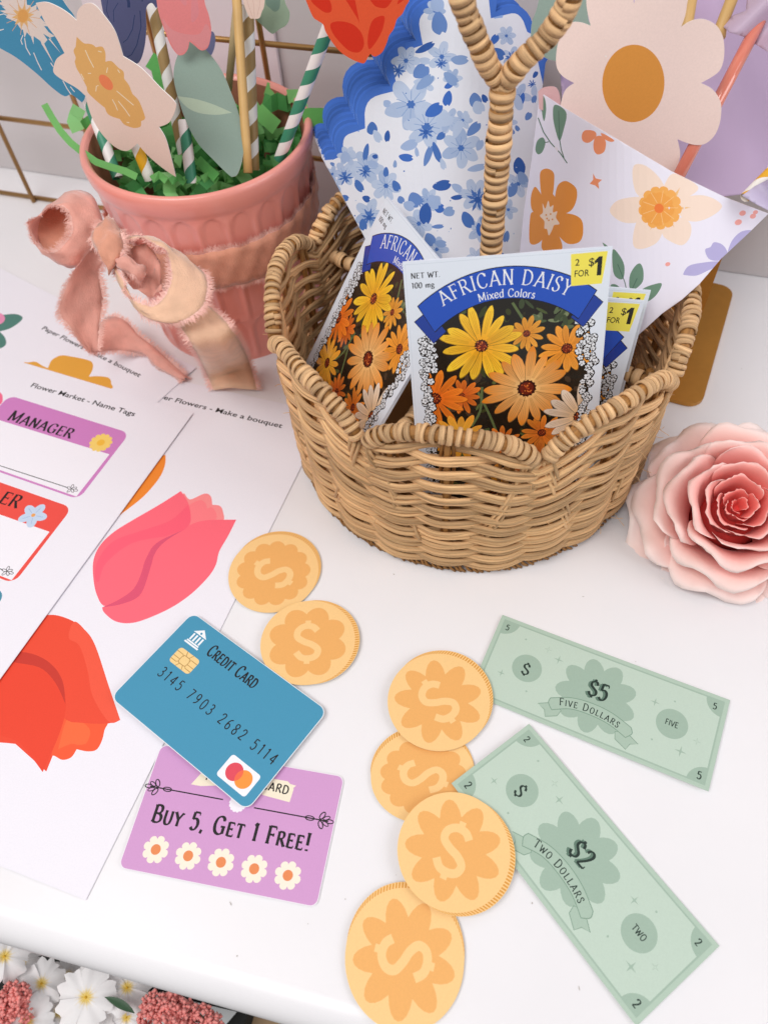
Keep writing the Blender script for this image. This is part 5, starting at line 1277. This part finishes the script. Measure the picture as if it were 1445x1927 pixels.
# daffodil
for P in ([(690, 930), (740, 922), (800, 960), (850, 1020), (860, 1075), (780, 1110), (710, 1090), (685, 1010)], [(865, 1060), (870, 1020), (905, 975), (960, 985), (1050, 1045), (1020, 1090), (930, 1120)],
          [(940, 1130), (1000, 1100), (1080, 1095), (1150, 1120), (1185, 1160), (1130, 1210), (1040, 1242), (960, 1220)], [(850, 1310), (870, 1240), (960, 1220), (1010, 1260), (1005, 1330), (960, 1375), (890, 1350)],
          [(690, 1380), (690, 1300), (720, 1230), (800, 1230), (850, 1290), (820, 1360), (740, 1395)], [(556, 1180), (590, 1130), (660, 1108), (740, 1110), (760, 1180), (730, 1240), (650, 1250), (590, 1225)], [(720, 1100), (900, 1080), (960, 1180), (880, 1280), (740, 1260)]): blob(P, PE)
for P in ([(900, 1110), (950, 1050), (925, 1120)], [(940, 1160), (1010, 1163), (945, 1178)], [(780, 1290), (810, 1240), (815, 1260)], [(900, 1230), (918, 1275), (885, 1240)]): a.add([q[:2] for q in zc(P)], '#eebd7f')
cc_ = zc([(838, 1165)])[0]; a.add(flower(cc_[0], cc_[1], 41, 13, .88, 5), '#f3ad58'); a.add(flower(cc_[0]-5, cc_[1]+2, 32, 9, .9, 5), '#f0a34c'); 
for k in range(9): an = R(k*40); a.line([(cc_[0]+10*math.cos(an), cc_[1]+10*math.sin(an)), (cc_[0]+34*math.cos(an), cc_[1]+33*math.sin(an))], 1.2, '#f7c484')
a.add(ell(cc_[0]-2, cc_[1]+1, 9, n=16), '#ee7d3a')
# small coral flower below the big blossom, star, dots
for P in ([(400, 755), (420, 730), (470, 735), (480, 765), (440, 800), (405, 790)], [(465, 800), (480, 765), (515, 765), (535, 800), (525, 850), (490, 866), (468, 845)], [(510, 745), (580, 785), (560, 795), (520, 775)]): blob(P, '#f0946a')
a.add([q[:2] for q in zc([(463, 972), (478, 1000), (513, 1008), (492, 1026), (497, 1060), (475, 1040), (444, 1030), (463, 1008)])], '#f0946a')
for q, r in (((1300, 1195), 6.5), ((1358, 1212), 6), ((1372, 1190), 5), ((1276, 1246), 7), ((881, 1481), 5)): a.add(ell(*zc([q])[0][:2], r, r*.75, -20, 14), '#f2a49c')
# lavender flower right
for P in ([(968, 1535), (1000, 1490), (1080, 1472), (1160, 1465), (1180, 1478), (1100, 1520), (1040, 1545), (985, 1543)], [(1090, 1400), (1120, 1385), (1140, 1358), (1185, 1370), (1212, 1405), (1215, 1440), (1160, 1462), (1110, 1450)], [(1220, 1420), (1240, 1350), (1290, 1300), (1345, 1290), (1355, 1310), (1300, 1360)]): blob(P, '#b5add9')
# leaves
LG = '#6f8f79'
def leaf(P, st=None):
    blob(P, LG); 
    if st: a.line([q[:2] for q in zc(st)], 1.6, '#4f6f5c')
leaf([(180, 540), (195, 560), (200, 620), (188, 680), (176, 620)]); leaf([(245, 590), (285, 600), (315, 640), (300, 720), (275, 790), (250, 720), (238, 650)], [(270, 620), (275, 790)])
leaf([(140, 840), (150, 790), (180, 770), (196, 800), (180, 850), (155, 865)])
a.line([q[:2] for q in zc([(155, 660), (185, 740), (225, 800), (280, 860), (318, 915)])], 2, '#4f6f5c'); a.line([q[:2] for q in zc([(275, 780), (285, 840), (300, 885)])], 1.8, '#4f6f5c'); a.line([q[:2] for q in zc([(190, 800), (215, 795)])], 1.6, '#4f6f5c')
leaf([(572, 1400), (610, 1430), (638, 1490), (632, 1560), (600, 1560), (575, 1520)], [(600, 1480), (640, 1580), (660, 1668)]); leaf([(665, 1600), (670, 1540), (700, 1490), (728, 1478), (745, 1520), (740, 1580), (700, 1620), (675, 1625)], [(710, 1560), (672, 1640)])
leaf([(700, 1668), (740, 1620), (800, 1595), (848, 1590), (820, 1650), (770, 1690), (710, 1700)], [(760, 1650), (690, 1690)]); leaf([(560, 1600), (600, 1600), (640, 1660), (650, 1720), (600, 1710), (560, 1670)]); leaf([(515, 1360), (550, 1385), (540, 1400)])
a.line([q[:2] for q in zc([(660, 1640), (655, 1700), (640, 1760)])], 2.2, '#4f6f5c')
t = thing('paper_cone', 'white paper cone printed with orange, cream and lavender flowers', 'paper cone', tuple(at(1080, 700, .37)))
CONEM = mat('cone_paper', attr=True, rough=.45, spec=.4)
cutout('printed_wrap', DCn, CONE, a, t, thick=.0004, pm=CONEM, em=mat('cone_back', '#e9dfe6', rough=.6), bgcol='#ece7f4')
# lavender and pink papers inside the cone
def tissue(label, D, P, col, parent=None, m=None, name='wrapping_paper'):
    o_ = P[0]; t_ = thing(name, label, 'wrapping paper', tuple(at(o_[0], o_[1], D.Z(o_[0], o_[1]))))
    xs = [p[0] for p in P]; ys = [p[1] for p in P]; A_ = Art(); A_.add(P, col)
    g = [(x, y) for x in np.arange(min(xs), max(xs), 9) for y in np.arange(min(ys), max(ys), 9) if inside(x, y, P)]
    o = A_.build('sheet', lambda x, y: D(x, y), mat('tissue_paper', attr=True, rough=.5, spec=.4, trans=.25), t_, clip=P, grid=g, smooth=True)
    md = o.modifiers.new('sol', 'SOLIDIFY'); md.thickness = .0003
    return t_
DL = Depth((1100, 150, .372), (1400, 100, .372), (1300, 350, .385), lambda x, y: .004*math.sin((x*.6+y*.45)/34)+.0035*math.sin((x*.9-y*.2)/26+1)+.03*((x-1250)/200)**2)
tissue('lavender wrapping paper folded behind the big blush paper flower', DL, [(1053, 120), (1085, 60), (1150, -60), (1500, -60), (1500, 300), (1440, 360), (1360, 370), (1200, 300), (1060, 240)], '#cfb6d6')
DL2 = Depth((1380, 40, .345), (1445, 100, .34), (1440, 0, .338), lambda x, y: .004*math.sin((x+y)/18))
tissue('pale lilac paper fold at the top right corner', DL2, [(1354, 46), (1380, 28), (1402, 20), (1412, -60), (1500, -60), (1500, 130), (1470, 120), (1440, 95), (1400, 70), (1372, 60)], '#d9c3d8')
DL3 = Depth((1380, 340, .338), (1445, 300, .334), (1445, 380, .336), lambda x, y: .003*math.sin((x-y)/14))
tissue('pale lilac paper curling out over the printed cone at the right edge', DL3, [(1395, 368), (1420, 350), (1460, 330), (1500, 320), (1500, 420), (1450, 398), (1425, 385)], '#d8cde6')
for pts_, c_ in (([(1388, 350), (1440, 285), (1500, 220), (1500, 300), (1450, 330), (1400, 358)], '#efe2da'),):
    D = Depth((1388, 350, .336), (1500, 220, .330), (1450, 330, .335), lambda x, y: .002*math.sin((x+y)/12))
    a = Art()
    for q in ((1405, 336), (1440, 300)): a.add([(q[0]-16, q[1]+14), (q[0]+14, q[1]-22), (q[0]+34, q[1]-26), (q[0]+6, q[1]+8)], '#d99a24')
    t_ = thing('paper_straw', 'yellow and white striped paper straw end at the right edge', 'straw', tuple(at(1400, 350, .336)))
    straw((1400, 372, .342), (1500, 270, .345), S_YEL, t_, rad=.0022)
# coral glossy straw
t_ = thing('plastic_straw', 'glossy coral plastic straw leaning out of the cone', 'straw', tuple(at(1285, 330, .335)))
v, f, u_ = tube([at(1255, 372, .364), at(1350, 190, .352), at(1470, -40, .338)], .0028, 20); mesh('tube', v, f, mat('coral_plastic', '#f08a72', rough=.08, spec=.7, coat=1, trans=.15), t_, smooth=True)
# tan sticks at the top right
for i, (p, q) in enumerate((((1292, 46, .352), (1306, -40, .345)), ((1356, 50, .35), (1395, -50, .34)))):
    t_ = thing('bamboo_stick', ('tan bamboo stick showing above the big blush flower', 'short tan stick between the lavender papers')[i], 'stick', tuple(at(*p)))
    v, f, u_ = tube([at(p[0]-3, p[1]+20, p[2]), at(*p), at(*q)], .0026, 10); mesh('rod', v, f, BAM, t_, smooth=True)
# sage leaf behind
D = Depth((1000, 60, .352), (1100, 30, .348), (1040, 114, .355))
ol = spline([p for p in zc([(180, -120, 1), (150, 40), (122, 120), (115, 200), (130, 270), (190, 320), (255, 342), (340, 340, 1), (460, 160), (440, 120), (425, 0), (420, -120, 1)])])
paper_flower('sage paper leaf behind the handle and the blush flower', D, ol, '#8c9e94', None, at(1040, 114, .355), name='paper_leaf', cat='paper leaf')
# big blush flower
DF = Depth((1050, 160, .345), (1340, 160, .335), (1200, 300, .360), lambda x, y: .003*math.sin((x+y*.6)/70))
ol = spline(zc([(430, -60), (425, 10), (432, 70), (450, 145, 1), (400, 127), (350, 125), (305, 155), (275, 215), (258, 290), (258, 370), (290, 425), (358, 466, 1), (312, 500), (290, 550), (280, 620), (300, 720), (360, 800), (450, 840), (560, 830), (620, 800, 1), (640, 880), (700, 960), (790, 1010), (870, 1005), (920, 960), (945, 900), (950, 850), (935, 780, 1), (985, 800), (1040, 813), (1090, 806), (1135, 770), (1165, 715), (1180, 640), (1175, 565), (1130, 500), (1066, 466, 1), (1130, 430), (1172, 395), (1193, 340), (1198, 270), (1188, 200), (1150, 140), (1080, 107), (1010, 118), (955, 152, 1), (978, 90), (990, 20), (1000, -60), (960, -160, 1), (760, -160), (692, 22, 1), (650, -160), (470, -160, 1)]))
a = Art(); a.add(ell(1191, 157, 58.5, 73, 3, 60), '#dd9545')
paper_flower('big blush paper flower with a round ochre centre, upper right', DF, ol, '#f3dad2', a, at(1200, 300, .338))
v, f, u_ = tube([at(1190, 330, .368), at(1150, 700, .395)], .0028, 10); 
tb_ = [o for o in sc.objects if o.get('label', '').startswith('big blush paper')][0]; mesh('stem', v, f, BAM, tb_, smooth=True)
# pink and ochre scraps inside the cone's left mouth
D = Depth((1015, 166, .352), (1053, 190, .352), (1040, 210, .355))
paper_flower('dusty pink paper petal peeking from the cone beside the napkins', D, spline([(1012, 172, 1), (1024, 164), (1046, 165), (1054, 190), (1046, 215), (1014, 205, 1)]), '#dcb0b2', None, at(1015, 200, .352), name='paper_petal', cat='paper petal')

# ---------------------------------------------------------------- gold bookend
GOLDP = mat('brushed_gold', '#c48b3c', rough=.42, metal=.55, spec=.4, noise=.05, nscale=200)
t = thing('bookend', 'gold metal bookend behind the right side of the basket', 'bookend', tuple(gz(1310, 650)))
A_ = gz(1316, 772); B_ = gz(1379, 548); d1 = (B_-A_).normalized(); d2 = V((-d1.y, d1.x, 0))
Lb = (B_-A_).length; pl = []
for cx, cy, a0 in ((Lb-.009, .009, -90), (Lb-.009, .14-.009, 0), (.009, .14-.009, 90), (.009, .009, 180)):
    for k in range(7): an = R(a0+90*k/6); pl.append((cx+.009*math.cos(an), cy+.009*math.sin(an)))
def bp_(u_, v_, z_): return A_+d1*u_+d2*v_+V((0, 0, z_))
n = len(pl); vs = [bp_(*p, .0030) for p in pl]+[bp_(*p, .0004) for p in pl]
mesh('base_plate', vs, [tuple(range(n)), tuple(range(2*n-1, n-1, -1))]+[(i, (i+1) % n, (i+1) % n+n, i+n) for i in range(n)], GOLDP, t)
e0 = gz(1297, 655, .003); uu = (e0-A_).dot(d1); v0 = (e0-A_).dot(d2)
vs = []
for (v_, z_) in ((v0, .0031), (v0+.11, .0031), (v0+.11, .095), (v0+.10, .105), (v0+.01, .105), (v0, .095)): vs.append(bp_(uu, v_, z_))
k = len(vs); vs += [p+d1*.002 for p in vs]
mesh('upright', vs, [tuple(range(k)), tuple(range(2*k-1, k-1, -1))]+[(i, i+k, (i+1) % k+k, (i+1) % k) for i in range(k)], GOLDP, t)

# ---------------------------------------------------------------- silk rose
ROSEM = mat('silk_petal', attr=True, rough=.6, sheen=.1, trans=.06, bump=.0001, bscale=260)
RC = gz(1356, 990, 0); ax = (V((0, 0, 1))*.93+V((-.16, -.36, 0))).normalized(); rx_ = V((1, 0, 0)); rx_ = (rx_-ax*rx_.dot(ax)).normalized(); ry_ = ax.cross(rx_)
rose = thing('silk_rose', 'pink silk rose head lying on the table right of the basket', 'artificial rose', tuple(RC))
def LP(x, y, z): return RC+V((0, 0, .0075))+rx_*x+ry_*y+ax*z
def petal(phi, hw, r0, r1, h0, h1, curl, ci, co, ce, seed, ru=.0010, off=0., cup=1.):
    rnd = random.Random(seed); nu, nv = 19, 13; vs = []; cs = []; p1, p2, p3 = [rnd.random()*6.3 for _ in range(3)]
    for j in range(nv):
        v_ = j/(nv-1)
        for i in range(nu):
            u_ = 2*i/(nu-1)-1
            wdt = hw*(.35+.65*math.sin(PI*min(1, v_*.62+.12)))
            edge = 1-.16*abs(u_)**3.2
            vv = v_*edge
            an = phi+u_*wdt
            r = r0+(r1-r0)*vv**(1.1*cup)+off*(u_+1)*.5
            z = h0+(h1-h0)*math.sin(vv*PI/2*1.0)**.9
            c_ = max(0, (vv-.72)/.28); z -= curl*c_*c_; r += curl*.8*c_*c_*(1-.3*abs(u_))
            am = ru*vv**2
            z += am*math.sin(u_*5+p1)+am*.6*math.sin(u_*11+p2)*v_; r += am*.9*math.cos(u_*6+p3)
            if j == nv-1: z += rnd.uniform(-.0005, .0003); r += rnd.uniform(-.0005, .0004)
            vs.append(LP(r*math.cos(an), r*math.sin(an), z))
            c = mix(lin(ci), lin(co), min(1, vv*1.25)); c = mix(c, lin(ce), max(0, (v_-.8)/.2)**1.5*.9)
            cs.append(c)
    fs = []; cols = []
    for j in range(nv-1):
        for i in range(nu-1): q = (j*nu+i, j*nu+i+1, (j+1)*nu+i+1, (j+1)*nu+i); fs.append(q); cols.append([cs[k] for k in q])
    o = mesh('petal', vs, fs, ROSEM, rose, smooth=True, cols=cols)
    md = o.modifiers.new('sol', 'SOLIDIFY'); md.thickness = .0002; md.offset = 0
random.seed(9)
rings = [  # n, half width, r0, r1, h0, h1, curl, colours inner/outer/edge
    (2, 1.60, .0008, .0034, .012, .0285, .0000, '#f9625a', '#fb7f76', '#ffb9b1'),
    (3, 1.25, .0035, .0072, .010, .0318, .0000, '#f95a52', '#fc867d', '#ffc3bb'),
    (3, 1.25, .0066, .0115, .008, .0340, .0002, '#f95a52', '#fd948b', '#ffcfc8'),
    (3, 1.20, .0100, .0170, .006, .0355, .0005, '#fb6a61', '#ffa69d', '#ffdad4'),
    (3, 1.15, .0135, .0235, .005, .0360, .0010, '#fc7c73', '#ffb8b0', '#ffe3de'),
    (4, .98, .0160, .0300, .004, .0335, .0016, '#fd8f86', '#ffc8c0', '#ffe9e4'),
    (4, .98, .0180, .0365, .002, .0270, .0020, '#ffa79e', '#ffd3cb', '#ffece7'),
    (5, .85, .0190, .0425, .001, .0165, .0020, '#ffbbb1', '#ffdad3', '#ffeeea'),
    (5, .80, .0200, .0485, .000, .0065, .0008, '#ffd0c4', '#ffe3dd', '#fff0ec')]
for k, (n, hw, r0, r1, h0, h1, cu, ci, co, ce) in enumerate(rings):
    for i in range(n):
        ph = 2*PI*(i+.5*(k % 2))/n+k*.7+random.uniform(-.12, .12)
        petal(ph, hw, r0*random.uniform(.9, 1.1), r1*random.uniform(.92, 1.07), h0, h1*random.uniform(.93, 1.06), cu*random.uniform(.5, 1.4), ci, co, ce, k*31+i, ru=.0004+.00030*k, off=(.0012 if k < 2 else .0022+.0005*k)*random.uniform(.6, 1.2))
v, f, u_ = tube([LP(0, 0, .002), LP(0, 0, .010), LP(0, 0, .015), LP(0, 0, .019), LP(0, 0, .0205)], [.0200, .0130, .0060, .0030, .0006], 24); mesh('bud', v, f, mat('coral_bud', '#ef5450', rough=.6), rose, smooth=True)
# yellow base petals underneath
for ph in (-2.1, -1.7): petal(ph, .35, .02, .0535, -.002, -.004, .001, '#f3e28a', '#f5e89a', '#f7eeb8', int(ph*10)+99, ru=.0006)
v, f, u_ = tube([LP(0, 0, -.006), LP(0, 0, .004), LP(0, 0, .012)], [.006, .009, .003], 14); mesh('calyx', v, f, mat('calyx_green', '#7d9a5c', rough=.6), rose, smooth=True)

# ---------------------------------------------------------------- blossoms below the table edge, bottom left
WHP = mat('white_petal', attr=True, rough=.6, trans=.05)
def primrose(label, x, y, Z, rpx, tilt, seed, n=5):
    c = at(x, y, Z); nr = (CAM-c).normalized(); nr = (nr+r2*tilt[0]+u2*tilt[1]).normalized(); e1 = nr.orthogonal().normalized(); e2 = nr.cross(e1)
    t_ = thing('primrose', label, 'artificial flower', tuple(c), 'white primroses below the table edge'); rnd = random.Random(seed); r = rpx*Z/F_PX
    for i in range(n):
        vs = []; cs = []; fs = []; cols = []; nu, nv = 11, 8; a0 = 2*PI*i/n+seed
        for j in range(nv):
            v_ = j/(nv-1)
            for k in range(nu):
                u_ = 2*k/(nu-1)-1; an = a0+u_*(.66-.04*v_)
                rr_ = r*v_*(1-.16*abs(u_)**2+.07*math.sin(u_*9+i)*v_+(.0 if abs(u_) > .12 else -.10*v_))
                h = r*(.10+.20*v_-.32*v_*v_+.10*u_*u_*v_+.05*math.sin(u_*4+i*2)*v_)
                vs.append(c+(e1*math.cos(an)+e2*math.sin(an))*rr_+nr*h)
                cs.append(mix(lin('#f4cf4a'), lin('#fbf8f9'), min(1, max(0, (v_-.12)/.16+.3*math.sin(u_*9)))))
        for j in range(nv-1):
            for k in range(nu-1): q = (j*nu+k, j*nu+k+1, (j+1)*nu+k+1, (j+1)*nu+k); fs.append(q); cols.append([cs[m] for m in q])
        mesh('petal', vs, fs, WHP, t_, smooth=True, cols=cols)
    mesh('flower_eye', [c+nr*r*.06+(e1*math.cos(2*PI*k/16)+e2*math.sin(2*PI*k/16))*r*(.24 if k % 2 else .13) for k in range(16)]+[c+nr*r*.03], [(k, (k+1) % 16, 16) for k in range(16)], mat('yellow_ray', '#efc437', rough=.7), t_)
    v, f, u_ = tube([c+nr*r*.05, c+nr*r*.10, c+nr*r*.16], [r*.03, r*.05, r*.015], 10); mesh('flower_eye', v, f, mat('yellow_eye', '#dba91f', rough=.7), t_, smooth=True)
DFL = .455
primrose('white primrose with one petal lifted, at the left frame edge', 8, 1800, .440, 50, (.3, .1), 1)
primrose('white primrose in the shade below the table edge', 78, 1852, .445, 46, (.2, .3), 2)
primrose('white primrose with yellow rays, largest and nearest the middle', 163, 1876, .440, 56, (-.1, -.1), 3)
primrose('white primrose half hidden by the coral cluster at left', 52, 1922, .432, 50, (0, 0), 4)
primrose('white primrose tucked right under the table edge', 190, 1838, .462, 44, (.1, .5), 5)
primrose('white primrose facing away, touching the right coral cluster', 238, 1860, .452, 50, (.4, .4), 6)
primrose('white primrose behind the right coral cluster, at the bottom edge', 238, 1915, .45, 40, (.1, 0), 7)
primrose('white primrose low in the gap left of the largest one', 112, 1905, .446, 46, (.1, .2), 8)
primrose('small white primrose high up under the table edge at far left', 40, 1812, .462, 40, (.1, .5), 9)
primrose('white primrose at the bottom edge below the largest one', 172, 1945, .44, 44, (-.1, .1), 10)
primrose('white primrose in the corner shade behind the others', 128, 1838, .468, 38, (.3, .5), 11)
CORAL = mat('coral_blossom', '#ff9d96', rough=.6, noise=.06, nscale=220, sheen=.3)
def cluster(label, pts_, seed):
    rnd = random.Random(seed); c0 = at(*pts_[0][:3]); t_ = thing('blossom_cluster', label, 'artificial flower', tuple(c0), 'coral blossom clusters'); mb = MB()
    v, f, u_ = tube([at(p[0], p[1], p[2]+.012) for p in pts_], .002, 6); mesh('stem', v, f, mat('stem_green', '#4b6a3e', rough=.6), t_, smooth=True)
    for x, y, Z, rp in pts_:
        c = at(x, y, Z+.004); r = rp*Z/F_PX
        for k in range(150):
            d = V((rnd.gauss(0, 1), rnd.gauss(0, 1), rnd.gauss(0, 1))).normalized(); p = c+d*r*rnd.uniform(.6, 1.05); s_ = rnd.uniform(.0009, .0017)
            o_ = [V((1, 0, 0)), V((-1, 0, 0)), V((0, 1, 0)), V((0, -1, 0)), V((0, 0, 1)), V((0, 0, -1))]
            mb.add([p+q*s_*rnd.uniform(.7, 1.2) for q in o_], [(0, 2, 4), (2, 1, 4), (1, 3, 4), (3, 0, 4), (2, 0, 5), (1, 2, 5), (3, 1, 5), (0, 3, 5)])
    mb.build('blossoms', CORAL, t_, smooth=True, kind='stuff')
cluster('coral blossom cluster in the bottom left corner', [(20, 1880, .425, 26), (34, 1872, .426, 22), (8, 1905, .425, 28), (28, 1925, .422, 30), (45, 1895, .43, 16)], 1)
cluster('coral blossom cluster below the table edge, right of the primroses', [(290, 1890, .435, 22), (320, 1893, .432, 26), (285, 1912, .43, 26), (345, 1908, .43, 26), (380, 1918, .432, 24), (320, 1925, .425, 30), (400, 1932, .43, 20), (330, 1880, .438, 14)], 2)
LEAFM = mat('dark_leaf', '#35563a', rough=.5, noise=.2, nscale=60)
def leafshape(label, a_, b_, w_):
    A_, B_ = at(*a_), at(*b_); s_ = (B_-A_).cross(fw).normalized(); n = 9; vs = []; t_ = thing('leaf', label, 'artificial leaf', tuple(A_))
    for i in range(n):
        t0 = i/(n-1); h = w_*math.sin(PI*t0)**.8*(a_[2]/F_PX); p = A_.lerp(B_, t0); vs += [p-s_*h+fw*h*.3, p-fw*.0005, p+s_*h+fw*h*.3]
    mesh('blade', vs, [(3*i+k, 3*i+k+1, 3*i+k+4, 3*i+k+3) for i in range(n-1) for k in (0, 1)], LEAFM, t_, smooth=True)
leafshape('narrow dark leaf between the white primroses and the coral cluster', (198, 1876, .438), (254, 1906, .436), 9)
leafshape('short dark leaf in the shade at the bottom', (196, 1900, .45), (212, 1945, .45), 22)
leafshape('dark leaf between the two left primroses', (96, 1890, .45), (118, 1945, .45), 22)
leafshape('small dark leaf close to the left primroses', (40, 1840, .45), (50, 1870, .45), 6)
# dark planter box they stand in
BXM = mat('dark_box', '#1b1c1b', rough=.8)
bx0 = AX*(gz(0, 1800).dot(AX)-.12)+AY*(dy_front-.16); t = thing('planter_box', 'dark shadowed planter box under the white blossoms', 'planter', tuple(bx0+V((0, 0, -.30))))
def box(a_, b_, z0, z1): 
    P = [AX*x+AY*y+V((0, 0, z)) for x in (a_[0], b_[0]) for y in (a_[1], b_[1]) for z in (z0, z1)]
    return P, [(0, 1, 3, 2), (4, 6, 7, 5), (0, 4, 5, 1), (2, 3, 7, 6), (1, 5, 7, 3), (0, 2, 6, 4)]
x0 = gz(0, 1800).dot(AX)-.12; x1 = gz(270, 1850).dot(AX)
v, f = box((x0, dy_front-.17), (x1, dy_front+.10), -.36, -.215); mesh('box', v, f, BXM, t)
# pale paper and brown ledge seen under the edge
P = [at(232, 1860, .47), at(300, 1870, .47), at(446, 1904, .475), at(415, 1940, .465), at(250, 1960, .46)]
t = thing('paper_scrap', 'grey-white paper wedge between the blossoms and the table edge', 'paper', tuple(P[0])); solid('sheet', P, mat('grey_paper', '#dfe2e3', rough=.6), t, V((0, 0, 1)), .0004)
P = [at(446, 1905, .50), at(560, 1930, .50), at(600, 2000, .49), at(425, 2000, .49)]
t = thing('wooden_ledge', 'strip of light brown wood under the table at the bottom edge', 'shelf', tuple(P[0])); solid('board', P, mat('brown_wood', '#9c7f5d', rough=.6, noise=.1), t, V((0, 0, 1)), .004)
